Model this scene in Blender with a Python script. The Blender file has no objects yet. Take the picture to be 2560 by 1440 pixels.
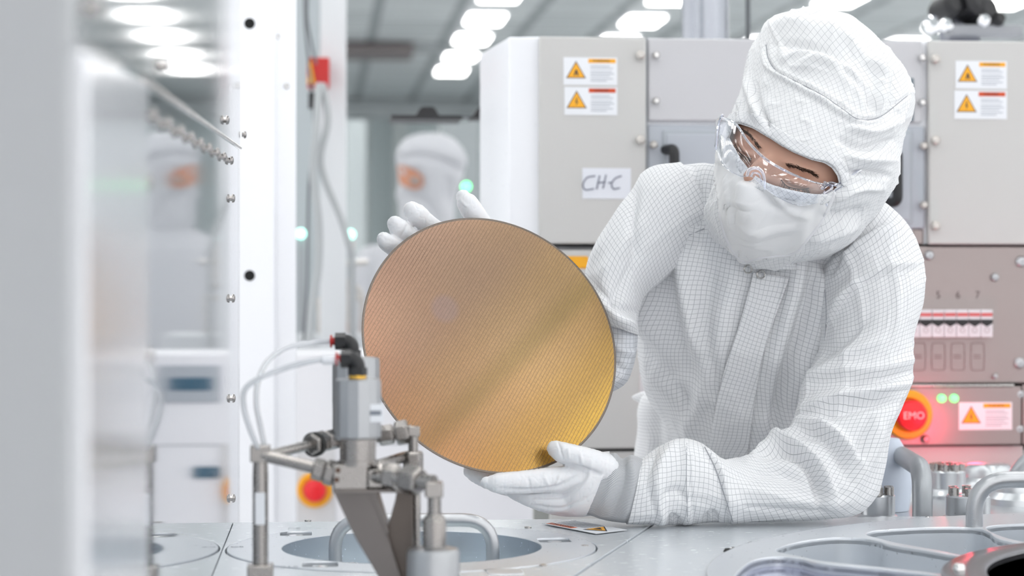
import bpy, bmesh, math, random
import numpy as np
from mathutils import Vector, Matrix
from mathutils.bvhtree import BVHTree
random.seed(4); RNG = np.random.RandomState(7)
PI = math.pi
sc = bpy.context.scene
col = sc.collection
# ---------------------------------------------------------------- camera
F = 5200.0; CX, CY = 1280.0, 700.0
ZC, ZT = 1.22, 0.95                       # camera height, deck height
YAW = math.atan(490 / F)
FW = np.array([math.sin(YAW), math.cos(YAW), 0.0]); RT = np.array([math.cos(YAW), -math.sin(YAW), 0.0]); UP = np.array([0, 0, 1.0])
CAM = np.array([0, 0, ZC])
cd = bpy.data.cameras.new('camera'); co = bpy.data.objects.new('camera', cd); col.objects.link(co)
co.location = (0, 0, ZC); co.rotation_euler = (PI / 2, 0, -YAW)
cd.sensor_width = 36; cd.lens = F * 36 / 2560; cd.shift_y = -20 / 2560
cd.clip_start = .05; cd.clip_end = 100
cd.dof.use_dof = True; cd.dof.focus_distance = 2.31; cd.dof.aperture_fstop = 5.0
sc.camera = co
sc.view_settings.view_transform = 'Standard'; sc.view_settings.look = 'None'
sc.view_settings.gamma = 1; sc.view_settings.use_curve_mapping = False
sc.view_settings.exposure = 0.96
# ---------------------------------------------------------------- world
w = bpy.data.worlds.new('world'); sc.world = w; w.use_nodes = True
w.node_tree.nodes['Background'].inputs[0].default_value = (.985, .985, 1.0, 1)
w.node_tree.nodes['Background'].inputs[1].default_value = 0.80
LAMP_E = 5.2
sc.cycles.transparent_max_bounces = 16; sc.cycles.max_bounces = 8

def P(px, py, d): return CAM + FW * d + RT * ((px - CX) / F * d) + UP * ((CY - py) / F * d)
def onY(px, py, Y):
    d = Y / (FW[1] + RT[1] * (px - CX) / F); return P(px, py, d)
def onZ(px, py, z): return P(px, py, F * (ZC - z) / (py - CY))
def proj(V):
    V = np.asarray(V) - CAM; d = V @ FW
    return CX + (V @ RT) / d * F, CY - V[..., 2] / d * F, d

# ---------------------------------------------------------------- materials
MATS = {}
def mat(name, c, rough=.5, metal=0., bump=0., bscale=200., trans=0., emit=None, estr=0., spec=None, coat=0., stretch=None, alpha=None, ior=None):
    if name in MATS: return MATS[name]
    m = bpy.data.materials.new(name); m.use_nodes = True; nt = m.node_tree; b = nt.nodes['Principled BSDF']
    b.inputs['Base Color'].default_value = (*c, 1); b.inputs['Roughness'].default_value = rough; b.inputs['Metallic'].default_value = metal
    b.inputs['Transmission Weight'].default_value = trans; b.inputs['Coat Weight'].default_value = coat
    if spec is not None: b.inputs['Specular IOR Level'].default_value = spec
    if ior: b.inputs['IOR'].default_value = ior
    if emit: b.inputs['Emission Color'].default_value = (*emit, 1); b.inputs['Emission Strength'].default_value = estr
    tc = nt.nodes.new('ShaderNodeTexCoord'); mp = nt.nodes.new('ShaderNodeMapping'); nz = nt.nodes.new('ShaderNodeTexNoise')
    if stretch: mp.inputs['Scale'].default_value = stretch
    nz.inputs['Scale'].default_value = bscale; nz.inputs['Detail'].default_value = 3
    nt.links.new(tc.outputs['Object'], mp.inputs[0]); nt.links.new(mp.outputs[0], nz.inputs[0])
    mr = nt.nodes.new('ShaderNodeMapRange'); mr.inputs[3].default_value = max(0, rough - .06); mr.inputs[4].default_value = rough + .06
    nt.links.new(nz.outputs[0], mr.inputs[0]); nt.links.new(mr.outputs[0], b.inputs['Roughness'])
    if bump:
        bp = nt.nodes.new('ShaderNodeBump'); bp.inputs['Strength'].default_value = bump; bp.inputs['Distance'].default_value = .0005
        nt.links.new(nz.outputs[0], bp.inputs['Height']); nt.links.new(bp.outputs[0], b.inputs['Normal'])
    MATS[name] = m; return m
def clear_mat(name, tint=(1, 1, 1), gloss=.9, base=.05, power=3.):
    if name in MATS: return MATS[name]
    m = bpy.data.materials.new(name); m.use_nodes = True; nt = m.node_tree; nt.nodes.clear()
    o = nt.nodes.new('ShaderNodeOutputMaterial'); mx = nt.nodes.new('ShaderNodeMixShader'); t = nt.nodes.new('ShaderNodeBsdfTransparent'); g = nt.nodes.new('ShaderNodeBsdfGlossy'); f = nt.nodes.new('ShaderNodeLayerWeight'); pw = nt.nodes.new('ShaderNodeMath'); pw.operation = 'POWER'; pw.inputs[1].default_value = power; ma = nt.nodes.new('ShaderNodeMath'); ma.operation = 'MULTIPLY_ADD'; ma.inputs[1].default_value = .8; ma.inputs[2].default_value = base
    t.inputs[0].default_value = (*tint, 1); g.inputs['Roughness'].default_value = .03; f.inputs[0].default_value = .5
    g.inputs['Color'].default_value = (gloss, gloss, gloss, 1)
    nt.links.new(f.outputs[1], pw.inputs[0]); nt.links.new(pw.outputs[0], ma.inputs[0]); nt.links.new(ma.outputs[0], mx.inputs[0]); nt.links.new(t.outputs[0], mx.inputs[1]); nt.links.new(g.outputs[0], mx.inputs[2]); nt.links.new(mx.outputs[0], o.inputs[0])
    MATS[name] = m; return m
def grid_mat(name, base, line, sp, lw, rot=0., rib=False, rough=.75):
    m = bpy.data.materials.new(name); m.use_nodes = True; nt = m.node_tree; N = nt.nodes; L = nt.links; b = N['Principled BSDF']
    uv = N.new('ShaderNodeUVMap'); mp = N.new('ShaderNodeMapping'); mp.inputs['Rotation'].default_value = (0, 0, rot); mp.inputs['Scale'].default_value = (1 / sp, 1 / sp, 1)
    # small wander of the threads
    nz = N.new('ShaderNodeTexNoise'); nz.inputs['Scale'].default_value = 14; nz.inputs['Detail'].default_value = 1
    va = N.new('ShaderNodeVectorMath'); va.operation = 'MULTIPLY_ADD'; va.inputs[1].default_value = (.010, .010, 0)
    L.new(uv.outputs[0], nz.inputs[0]); L.new(nz.outputs[1], va.inputs[0]); L.new(uv.outputs[0], va.inputs[2])
    L.new(va.outputs[0], mp.inputs[0])
    sx = N.new('ShaderNodeSeparateXYZ'); L.new(mp.outputs[0], sx.inputs[0]); outs = []
    for ax in ((0,) if rib else (0, 1)):
        pp = N.new('ShaderNodeMath'); pp.operation = 'PINGPONG'; pp.inputs[1].default_value = .5; L.new(sx.outputs[ax], pp.inputs[0])
        r = N.new('ShaderNodeMapRange'); r.inputs[1].default_value = lw * .45; r.inputs[2].default_value = lw; r.inputs[3].default_value = 1; r.inputs[4].default_value = 0
        L.new(pp.outputs[0], r.inputs[0]); outs.append(r.outputs[0])
    f = outs[0]
    if not rib:
        mx = N.new('ShaderNodeMath'); mx.operation = 'MAXIMUM'; L.new(outs[0], mx.inputs[0]); L.new(outs[1], mx.inputs[1]); f = mx.outputs[0]
    mc = N.new('ShaderNodeMix'); mc.data_type = 'RGBA'; mc.inputs['A'].default_value = (*base, 1); mc.inputs['B'].default_value = (*line, 1)
    L.new(f, mc.inputs['Factor']); L.new(mc.outputs['Result'], b.inputs['Base Color'])
    b.inputs['Roughness'].default_value = rough; b.inputs['Specular IOR Level'].default_value = .25
    b.inputs['Sheen Weight'].default_value = .15
    n2 = N.new('ShaderNodeTexNoise'); n2.inputs['Scale'].default_value = 900 if not rib else 1500; L.new(uv.outputs[0], n2.inputs[0])
    n3 = N.new('ShaderNodeTexNoise'); n3.inputs['Scale'].default_value = 45; n3.inputs['Detail'].default_value = 2; L.new(uv.outputs[0], n3.inputs[0])
    b1 = N.new('ShaderNodeBump'); b1.inputs['Strength'].default_value = .15; b1.inputs['Distance'].default_value = .0004; L.new(n2.outputs[0], b1.inputs['Height'])
    b2 = N.new('ShaderNodeBump'); b2.inputs['Strength'].default_value = .35; b2.inputs['Distance'].default_value = .003; L.new(n3.outputs[0], b2.inputs['Height']); L.new(b1.outputs[0], b2.inputs['Normal'])
    L.new(b2.outputs[0], b.inputs['Normal'])
    MATS[name] = m; return m

WHITE = mat('white_paint', (.80, .80, .83), .45); WHITEG = mat('white_gloss_paint', (.86, .87, .91), .3)
WARM = mat('warm_grey_paint', (.565, .56, .55), .45, bump=.1, bscale=900); COOL = mat('cool_grey_paint', (.56, .56, .585), .45, bump=.1, bscale=900)  # warm and cool door greys, darkened to stand for left light on the whites
BLUEG = mat('blue_grey_paint', (.40, .43, .47), .45); BLUEG2 = mat('light_blue_grey_paint', (.45, .48, .53), .45)
DECK = mat('anodised_deck', (.74, .775, .81), .25, .45, bump=0, bscale=60, stretch=(1, 6, 1))
DECK2 = mat('anodised_lid', (.68, .71, .75), .30, .5, bump=.03, bscale=200)
STEEL = mat('satin_steel', (.50, .48, .46), .28, 1., bump=.05, bscale=300); STEELD = mat('dark_steel', (.30, .28, .27), .35, 1.)
ALU = mat('cast_aluminium', (.52, .53, .55), .36, .9, bump=.25, bscale=700); ALU2 = mat('grey_aluminium', (.44, .45, .47), .42, .6)
CHROME = mat('polished_steel', (.72, .71, .70), .12, 1.)
BRONZE = mat('brushed_stainless_sheet', (.36, .31, .30), .42, .75, bump=.06, bscale=80, stretch=(1, 1, 8))
BLACK = mat('black_plastic', (.012, .012, .014), .4); BLACKM = mat('black_gap', (.01, .01, .01), .9)
RED = mat('red_plastic', (.50, .012, .010), .35); YEL = mat('yellow_plastic', (.90, .42, .01), .4); REDB = mat('red_label', (.62, .07, .01), .5); ORA = mat('orange_label', (.90, .42, .02), .5)
PAPER = mat('label_film', (.80, .82, .86), .35); INK = mat('grey_ink', (.22, .24, .28), .6); INKB = mat('black_ink', (.03, .03, .04), .6)
BRASS = mat('brass', (.75, .45, .08), .3, 1.)
DARKG = mat('dark_grey_paint', (.12, .13, .14), .5); MIDG = mat('mid_grey_paint', (.34, .36, .38), .5)
CLEAR = clear_mat('clear_plastic', (.97, .98, 1.0)); RIMC = clear_mat('clear_polycarbonate_rim', (.96, .97, 1.), .95, .12, 1.5)
TUBEM = mat('translucent_tube', (.85, .87, .90), .2, 0, trans=.5, ior=1.25)
HOSE = mat('pale_hose', (.40, .42, .43), .5)
GREENL = mat('green_indicator', (.1, .9, .3), .4, emit=(.08, 1., .25), estr=3.); CYANL = mat('cyan_indicator', (.5, .9, .8), .4, emit=(.35, 1., .8), estr=1.6)
SUIT = grid_mat('suit_fabric', (.83, .835, .85), (.42, .43, .455), .0054, .055)
HOODM = grid_mat('hood_fabric', (.84, .845, .855), (.54, .55, .57), .0052, .045, rot=math.radians(28))
TRIM = grid_mat('trim_fabric', (.83, .835, .85), (.50, .51, .54), .0050, .045, rot=math.radians(45))
KNIT = grid_mat('knit_cuff', (.62, .63, .65), (.30, .31, .33), .0016, .30, rib=True)
MASKM = mat('mask_fabric', (.87, .87, .875), .8, bump=.5, bscale=1500, stretch=(1, 1, 3))
GLOVE = mat('nitrile_glove', (.83, .835, .86), .38, bump=.12, bscale=260)
GLOVE.node_tree.nodes['Principled BSDF'].inputs['Subsurface Weight'].default_value = .15
GLOVE.node_tree.nodes['Principled BSDF'].inputs['Subsurface Radius'].default_value = (.01, .007, .006)
HAIR = mat('dark_brown_hair', (.05, .024, .015), .5); THREAD = mat('grey_thread', (.40, .41, .44), .8); THREADW = mat('white_thread', (.8, .8, .82), .8)

# ---------------------------------------------------------------- objects
ORG = {}
def finish(me, smooth, ang=38):
    if smooth:
        me.shade_smooth()
        if ang < 180: me.set_sharp_from_angle(angle=math.radians(ang))
def tag(o, label=None, cat=None, group=None, kind=None):
    if label: o['label'] = label
    if cat: o['category'] = cat
    if group: o['group'] = group
    if kind: o['kind'] = kind
    return o
def thing(name, loc, label, cat, group=None):
    o = bpy.data.objects.new(name, None); col.objects.link(o); o.location = tuple(loc); o.empty_display_size = .05
    ORG[o.name] = np.array(loc, float); return tag(o, label, cat, group)
def build(name, geo, m, parent=None, bevel=0, smooth=True, uv=None, origin=None, ang=38, label=None):
    V, Fc = geo; V = np.asarray(V, float)
    org = ORG[parent.name] if parent else (np.array(origin, float) if origin is not None else V.mean(0))
    me = bpy.data.meshes.new(name); me.from_pydata((V - org).tolist(), [], [tuple(map(int, f)) for f in Fc]); me.update()
    if uv is not None:
        ul = me.uv_layers.new(name='UVMap'); ix = np.zeros(len(me.loops), int); me.loops.foreach_get('vertex_index', ix)
        ul.data.foreach_set('uv', np.asarray(uv)[ix].ravel())
    bm = bmesh.new(); bm.from_mesh(me); bmesh.ops.recalc_face_normals(bm, faces=bm.faces); bm.to_mesh(me); bm.free()
    finish(me, smooth, ang)
    o = bpy.data.objects.new(name, me); me.materials.append(m); col.objects.link(o)
    if parent: o.parent = parent; ORG[o.name] = org
    else: o.location = tuple(org); ORG[o.name] = org
    if parent and parent.type == 'MESH': ORG[o.name] = org
    if bevel:
        b = o.modifiers.new('bevel', 'BEVEL'); b.width = bevel; b.segments = 3; b.limit_method = 'ANGLE'
    if label: o['label'] = label
    return o
def struct(name, geo, m, **k): return tag(build(name, geo, m, **k), kind='structure')
def dup(root, loc, label=None, group=None):
    r = root.copy(); col.objects.link(r); r.location = tuple(loc)
    if label: r['label'] = label
    if group: r['group'] = group
    for ch in list(root.children):
        c = ch.copy(); col.objects.link(c); c.parent = r
        for g in list(ch.children):
            d = g.copy(); col.objects.link(d); d.parent = c
    return r
def join(*gs):
    V = []; Fc = []
    for v, f in gs:
        n = len(V); V += [tuple(a) for a in v]; Fc += [tuple(i + n for i in q) for q in f]
    return V, Fc
def box(a, b, ax=None):
    a, b = np.minimum(a, b), np.maximum(a, b)
    V = [(x, y, z) for x in (a[0], b[0]) for y in (a[1], b[1]) for z in (a[2], b[2])]
    return V, [(0, 1, 3, 2), (4, 6, 7, 5), (0, 4, 5, 1), (2, 3, 7, 6), (0, 2, 6, 4), (1, 5, 7, 3)]
def frame(p0, p1):
    t = np.asarray(p1, float) - p0; t /= np.linalg.norm(t)
    a = np.array([0, 0, 1.]) if abs(t[2]) < .9 else np.array([1., 0, 0])
    u = np.cross(t, a); u /= np.linalg.norm(u); return t, u, np.cross(t, u)
def cyl(p0, p1, r, r1=None, n=32):
    p0 = np.asarray(p0, float); p1 = np.asarray(p1, float); r1 = r if r1 is None else r1; t, u, v = frame(p0, p1); V = []
    for p, q in ((p0, r), (p1, r1)):
        for k in range(n): a = 2 * PI * (k + .5) / n; V.append(p + u * math.cos(a) * q + v * math.sin(a) * q)
    return V, [(k, (k + 1) % n, n + (k + 1) % n, n + k) for k in range(n)] + [tuple(range(n))[::-1], tuple(range(n, 2 * n))]
def lathe(c, prof, axis=(0, 0, 1), n=40):      # prof: (r, h)
    c = np.asarray(c, float); t, u, v = frame(c, c + np.asarray(axis, float)); V = []
    for r, h in prof:
        for k in range(n): a = 2 * PI * k / n; V.append(c + t * h + (u * math.cos(a) + v * math.sin(a)) * max(r, 1e-5))
    Fc = [(i * n + k, i * n + (k + 1) % n, (i + 1) * n + (k + 1) % n, (i + 1) * n + k) for i in range(len(prof) - 1) for k in range(n)]
    return V, Fc + [tuple(range(n))[::-1], tuple(range((len(prof) - 1) * n, len(prof) * n))]
def crom(pts, n):
    """Catmull-Rom through rows of numbers, n samples per span"""
    p = np.asarray(pts, float); q = np.vstack([2 * p[0] - p[1], p, 2 * p[-1] - p[-2]]); out = []
    for i in range(len(p) - 1):
        for k in range(n):
            t = k / n; a, b, c, d = q[i:i + 4]
            out.append(.5 * (2 * b + (c - a) * t + (2 * a - 5 * b + 4 * c - d) * t * t + (3 * b - a - 3 * c + d) * t ** 3))
    out.append(p[-1]); return np.array(out)
def crom_closed(pts, n):
    p = np.asarray(pts, float); m = len(p); out = []
    for i in range(m):
        a, b, c, d = p[i - 1], p[i], p[(i + 1) % m], p[(i + 2) % m]
        for k in range(n):
            t = k / n; out.append(.5 * (2 * b + (c - a) * t + (2 * a - 5 * b + 4 * c - d) * t * t + (3 * b - a - 3 * c + d) * t ** 3))
    return np.array(out)
def tube(pts, r, n=12, sub=8, cap=True, flat=1., flatdir=None):
    pts = np.asarray(pts, float); r = np.ones(len(pts)) * r if np.isscalar(r) else np.asarray(r, float)
    A = crom(np.column_stack([pts, r]), sub) if sub > 1 and len(pts) > 2 else np.column_stack([pts, r])
    C, R = A[:, :3], np.maximum(A[:, 3], 1e-5); T = np.gradient(C, axis=0); T /= np.linalg.norm(T, axis=1)[:, None] + 1e-12
    a = np.array([0, 0, 1.]) if abs(T[0][2]) < .9 else np.array([1., 0, 0]); u = np.cross(T[0], a); u /= np.linalg.norm(u); V = []
    if cap:   # round ends
        def ext(c, t, rr): return [(c + t * rr * math.sin(q), rr * math.cos(q)) for q in (1.45, 1.15, .8, .4)]
        s = ext(C[0], -T[0], R[0]); e = ext(C[-1], T[-1], R[-1])[::-1]
        C = np.vstack([[x[0] for x in s], C, [x[0] for x in e]]); R = np.concatenate([[x[1] for x in s], R, [x[1] for x in e]])
        T = np.vstack([[T[0]] * 4, T, [T[-1]] * 4])
    for c, t, q in zip(C, T, R):
        u = u - t * (u @ t); u /= np.linalg.norm(u); v = np.cross(t, u)
        for k in range(n): g = 2 * PI * k / n; V.append(c + (u * math.cos(g) + v * math.sin(g)) * q)
    m = len(C)
    return V, [(i * n + k, i * n + (k + 1) % n, (i + 1) * n + (k + 1) % n, (i + 1) * n + k) for i in range(m - 1) for k in range(n)] + [tuple(range(n))[::-1], tuple(range((m - 1) * n, m * n))]
def bent(pts, rad, r, n=20, k=8):
    """tube through corner points with rounded bends"""
    pts = [np.asarray(p, float) for p in pts]; out = [pts[0]]
    for i in range(1, len(pts) - 1):
        a = pts[i - 1] - pts[i]; b = pts[i + 1] - pts[i]; a = pts[i] + a / np.linalg.norm(a) * rad; b = pts[i] + b / np.linalg.norm(b) * rad
        for j in range(k + 1): t = j / k; out.append((1 - t) ** 2 * a + 2 * t * (1 - t) * pts[i] + t * t * b)
    out.append(pts[-1]); return tube(out, r, n, 1, cap=False)
def prism(poly, d):
    """planar polygon (3D points) extruded by vector d"""
    p = [np.asarray(q, float) for q in poly]; n = len(p); d = np.asarray(d, float)
    return p + [q + d for q in p], [tuple(range(n)), tuple(range(n, 2 * n))[::-1]] + [(i, (i + 1) % n, n + (i + 1) % n, n + i) for i in range(n)]
def plate(name, outer, holes, z, th, m, parent=None, bevel=.0008, label=None):
    """flat plate with holes: 2D loops (x,y), top at z"""
    cu = bpy.data.curves.new(name, 'CURVE'); cu.dimensions = '2D'; cu.fill_mode = 'BOTH'; cu.extrude = th / 2 - bevel; cu.bevel_depth = bevel; cu.bevel_resolution = 2; cu.offset = -bevel
    for lp in [outer] + list(holes):
        s = cu.splines.new('POLY'); s.points.add(len(lp) - 1); s.use_cyclic_u = True
        for q, v in zip(s.points, lp): q.co = (v[0], v[1], 0, 1)
    t = bpy.data.objects.new('tmp', cu); col.objects.link(t); bpy.context.view_layer.update()
    me = bpy.data.meshes.new_from_object(t); bpy.data.objects.remove(t); bpy.data.curves.remove(cu)
    V = np.array([v.co[:] for v in me.vertices]); V[:, 2] += z - th / 2; Fc = [tuple(p.vertices) for p in me.polygons]; bpy.data.meshes.remove(me)
    return build(name, (V, Fc), m, parent, label=label, ang=30)
def circ(c, r, n=96, a0=0, a1=2 * PI): return [(c[0] + r * math.cos(a0 + (a1 - a0) * k / n), c[1] + r * math.sin(a0 + (a1 - a0) * k / n)) for k in range(n)]
def textgeo(s, origin, ux, uy, size, th=.0004, align='CENTER'):
    cu = bpy.data.curves.new('t', 'FONT'); cu.body = s; cu.size = 1; cu.extrude = 0; cu.align_x = align; cu.align_y = 'CENTER'; cu.resolution_u = 3
    t = bpy.data.objects.new('tmp', cu); col.objects.link(t); bpy.context.view_layer.update()
    me = bpy.data.meshes.new_from_object(t); bpy.data.objects.remove(t); bpy.data.curves.remove(cu)
    o = np.asarray(origin, float); ux = np.asarray(ux, float); uy = np.asarray(uy, float)
    V = [o + ux * v.co[0] * size + uy * v.co[1] * size for v in me.vertices]; Fc = [tuple(p.vertices) for p in me.polygons]; bpy.data.meshes.remove(me); return V, Fc

# ---------------------------------------------------------------- sculpting tools
_lat = RNG.rand(256, 256)
def vnoise(x, y):
    xi = np.floor(x).astype(int); yi = np.floor(y).astype(int); fx = x - xi; fy = y - yi; fx = fx * fx * (3 - 2 * fx); fy = fy * fy * (3 - 2 * fy)
    g = lambda a, b: _lat[a % 256, b % 256]
    return (g(xi, yi) * (1 - fx) + g(xi + 1, yi) * fx) * (1 - fy) + (g(xi, yi + 1) * (1 - fx) + g(xi + 1, yi + 1) * fx) * fy
def seg_dist(X, Y, pts):
    """distance, side sign and parameter of every (X,Y) to a polyline"""
    best = np.full(X.shape, 1e9); sd = np.zeros(X.shape); tt = np.zeros(X.shape); n = len(pts) - 1
    for i in range(n):
        a, b = pts[i], pts[i + 1]; e = b - a; l2 = e @ e + 1e-9
        t = np.clip(((X - a[0]) * e[0] + (Y - a[1]) * e[1]) / l2, 0, 1); dx = X - a[0] - t * e[0]; dy = Y - a[1] - t * e[1]; d = np.hypot(dx, dy)
        m = d < best; best = np.where(m, d, best); sd = np.where(m, np.sign(e[0] * dy - e[1] * dx), sd); tt = np.where(m, (i + t) / n, tt)
    return best, sd, tt
def vnormals(V, Fq):
    a = V[Fq[:, 2]] - V[Fq[:, 0]]; b = V[Fq[:, 3]] - V[Fq[:, 1]] if Fq.shape[1] == 4 else V[Fq[:, 1]] - V[Fq[:, 0]]
    n = np.cross(a, b); N = np.zeros_like(V)
    for k in range(Fq.shape[1]): np.add.at(N, Fq[:, k], n)
    return N / (np.linalg.norm(N, axis=1)[:, None] + 1e-12)
def sculpt(V, Fq, strokes, noise=None, UV=None, mult=1.):
    """push verts along the normal near strokes drawn in frame pixels: (pts, wLeft, wRight, amp)"""
    N = vnormals(V, Fq)
    if np.mean(np.sum(N * (V - V.mean(0)), 1)) < 0: N = -N
    X, Y, D = proj(V); view = (V - CAM); view /= np.linalg.norm(view, axis=1)[:, None]
    face = np.clip(-(np.sum(N * view, 1)) * 2.5 + .25, 0, 1); disp = np.zeros(len(V))
    for pts, wl, wr, amp in strokes:
        pts = np.asarray(pts, float); pts = crom(pts, 6) if len(pts) > 2 else pts
        d, s, t = seg_dist(X, Y, pts); w_ = np.where(s > 0, wr, wl)
        if len(pts) > 1: tap = np.sqrt(np.clip(np.minimum(t, 1 - t) * 4 + .12, 0, 1))
        else: tap = 1
        disp += mult * amp * np.exp(-(d / w_) ** 2) * tap * face
    if noise is not None:
        for amp, sx, sy, ox in noise:
            u, v = UV[:, 0], UV[:, 1]; wu = u + .012 * vnoise(u * 30 + ox, v * 30); r = 1 - 2 * np.abs(vnoise(wu * sx + ox, v * sy + 9) - .5) * 2
            disp += amp * (np.clip(r, 0, 1) ** 2)
    return V + N * disp[:, None]
def loft(rows, n=96, sub=14, e=2.0, cap=True, shift=0.):
    """closed tube from rows (xl,yl,xr,yr,depth,depth radius) in frame pixels -> V, quads, UV (metres)"""
    A = crom(rows, sub); V = []; UV = []; ph = np.arange(n + 1) / n * 2 * PI - PI / 2     # seam at the back
    m = len(A); cen = np.array([P((r[0] + r[2]) / 2, (r[1] + r[3]) / 2, r[4]) for r in A])
    L = np.concatenate([[0], np.cumsum(np.linalg.norm(np.diff(cen, axis=0), axis=1))])
    for i, r in enumerate(A):
        pl = P(r[0], r[1], r[4]); pr = P(r[2], r[3], r[4]); W = (pr - pl) / 2; hw = np.linalg.norm(W)
        c = np.cos(ph); s = np.sin(ph); c = np.sign(c) * np.abs(c) ** (2 / e); s = np.sign(s) * np.abs(s) ** (2 / e)
        ring = cen[i] + W[None] * c[:, None] - FW[None] * (s * max(r[5], .001))[:, None]
        al = np.concatenate([[0], np.cumsum(np.linalg.norm(np.diff(ring, axis=0), axis=1))]); al -= al[n // 2]
        V.append(ring[:-1] if False else ring); UV.append(np.column_stack([-al, np.full(n + 1, L[i])]))
    V = np.concatenate(V); UV = np.concatenate(UV); q = n + 1
    Fq = [(i * q + k, i * q + k + 1, (i + 1) * q + k + 1, (i + 1) * q + k) for i in range(m - 1) for k in range(n)]
    return V, np.array(Fq), UV, q, m
def capped(V, Fq, q, m):
    """weld caps on"""
    F2 = [tuple(f) for f in Fq]; F2.append(tuple(range(q - 1))[::-1]); F2.append(tuple(range((m - 1) * q, m * q - 1))); return F2
def inpoly(X, Y, poly):
    ins = np.zeros(X.shape, bool); p = np.asarray(poly, float); j = len(p) - 1
    for i in range(len(p)):
        c = ((p[i, 1] > Y) != (p[j, 1] > Y)) & (X < (p[j, 0] - p[i, 0]) * (Y - p[i, 1]) / (p[j, 1] - p[i, 1] + 1e-12) + p[i, 0]); ins ^= c; j = i
    return ins
def front_mask(V, Fq):
    N = vnormals(V, Fq); 
    if np.mean(np.sum(N * (V - V.mean(0)), 1)) < 0: N = -N
    fc = V[Fq].mean(1); fn = N[Fq].mean(1); return np.sum(fn * (fc - CAM), 1) < 0, fc, N
def snap(V, Fk, poly):
    """move boundary verts of the kept faces onto the polygon outline (in frame pixels)"""
    cnt = {}
    for f in Fk:
        for a, b in zip(f, list(f[1:]) + [f[0]]): k = (min(a, b), max(a, b)); cnt[k] = cnt.get(k, 0) + 1
    bv = sorted({v for k, c in cnt.items() if c == 1 for v in k}); P2 = np.vstack([poly, poly[:1]])
    for v in bv:
        x, y, d = proj(V[v]); best = None
        for a, b in zip(P2[:-1], P2[1:]):
            e = b - a; t = min(1, max(0, ((x - a[0]) * e[0] + (y - a[1]) * e[1]) / (e @ e + 1e-9))); p = a + t * e; q = math.hypot(x - p[0], y - p[1])
            if best is None or q < best[0]: best = (q, p)
        if best[0] < 9: V[v] = P(best[1][0], best[1][1], d)
def bvh(V, Fq): return BVHTree.FromPolygons([tuple(v) for v in V], [tuple(map(int, f)) for f in Fq])
def hit(tree, px, py, off=0.):
    dr = P(px, py, 1.) - CAM; dr /= np.linalg.norm(dr); h = tree.ray_cast(Vector(CAM), Vector(dr))
    if h[0] is None: return None
    return np.array(h[0]) - dr * off
def drape(tree, pts, off=0., sub=6):
    out = []; 
    for p in (crom(pts, sub) if len(pts) > 2 else np.linspace(pts[0], pts[1], 8)):
        h = hit(tree, p[0], p[1], off)
        if h is not None and (not out or np.linalg.norm(h - out[-1]) < .05): out.append(h)
    return out
# ================================================================ SETTING
FLOORM = mat('pale_floor', (.72, .73, .74), .4)
struct('floor', box((-9, -4, -.05), (14, 30, 0)), FLOORM)
# ceiling panels: procedural T-bar grid
def ceiling_mat():
    m = bpy.data.materials.new('ceiling_panels'); m.use_nodes = True; nt = m.node_tree; N = nt.nodes; L = nt.links; b = N['Principled BSDF']
    tc = N.new('ShaderNodeTexCoord'); mp = N.new('ShaderNodeMapping'); br = N.new('ShaderNodeTexBrick'); L.new(tc.outputs['Object'], mp.inputs[0]); L.new(mp.outputs[0], br.inputs[0])
    br.offset = 0; br.inputs['Scale'].default_value = 1; br.inputs['Brick Width'].default_value = .665; br.inputs['Row Height'].default_value = .62; br.inputs['Mortar Size'].default_value = .05; br.inputs['Mortar Smooth'].default_value = .3
    br.inputs['Color1'].default_value = (.52, .56, .57, 1); br.inputs['Color2'].default_value = (.60, .64, .65, 1); br.inputs['Mortar'].default_value = (.27, .30, .31, 1)
    L.new(br.outputs[0], b.inputs['Base Color']); b.inputs['Roughness'].default_value = .6; return m
HC = 2.2; ZCEIL = ZC + HC
struct('ceiling', box((-9, -4, ZCEIL + .02), (14, 26, ZCEIL + .08)), ceiling_mat())
struct('wall_back', box((-9, 25.6, 0), (14, 25.8, ZCEIL)), mat('pale_teal_wall', (.60, .68, .69), .6))
# bands and posts of the far wall
for i, (y0, y1, m) in enumerate(((228, 246, MIDG), (262, 300, mat('band_grey', (.40, .44, .45), .5)), (205, 218, DARKG))):
    a = onY(700, y0, 25.5); b = onY(1300, y1, 25.5); struct('trim_%d' % (i + 1), box((-3, 25.42, b[2]), (6, 25.6, a[2])), m)
for i, px in enumerate((905, 1000, 1150, 1180)):
    a = onY(px, 300, 25.4); struct('trim_%d' % (i + 4), box((a[0] - .09, 25.3, 0), (a[0] + .09, 25.42, a[2])), mat('post_grey', (.45, .5, .5), .5))
# ceiling cross beams
for i, y in enumerate((12.6, 19.6)):
    struct('trim_%d' % (i + 8), box((-9, y, ZCEIL - .05), (14, y + .10, ZCEIL + .02)), mat('beam_grey', (.36, .39, .40), .5))
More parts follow.
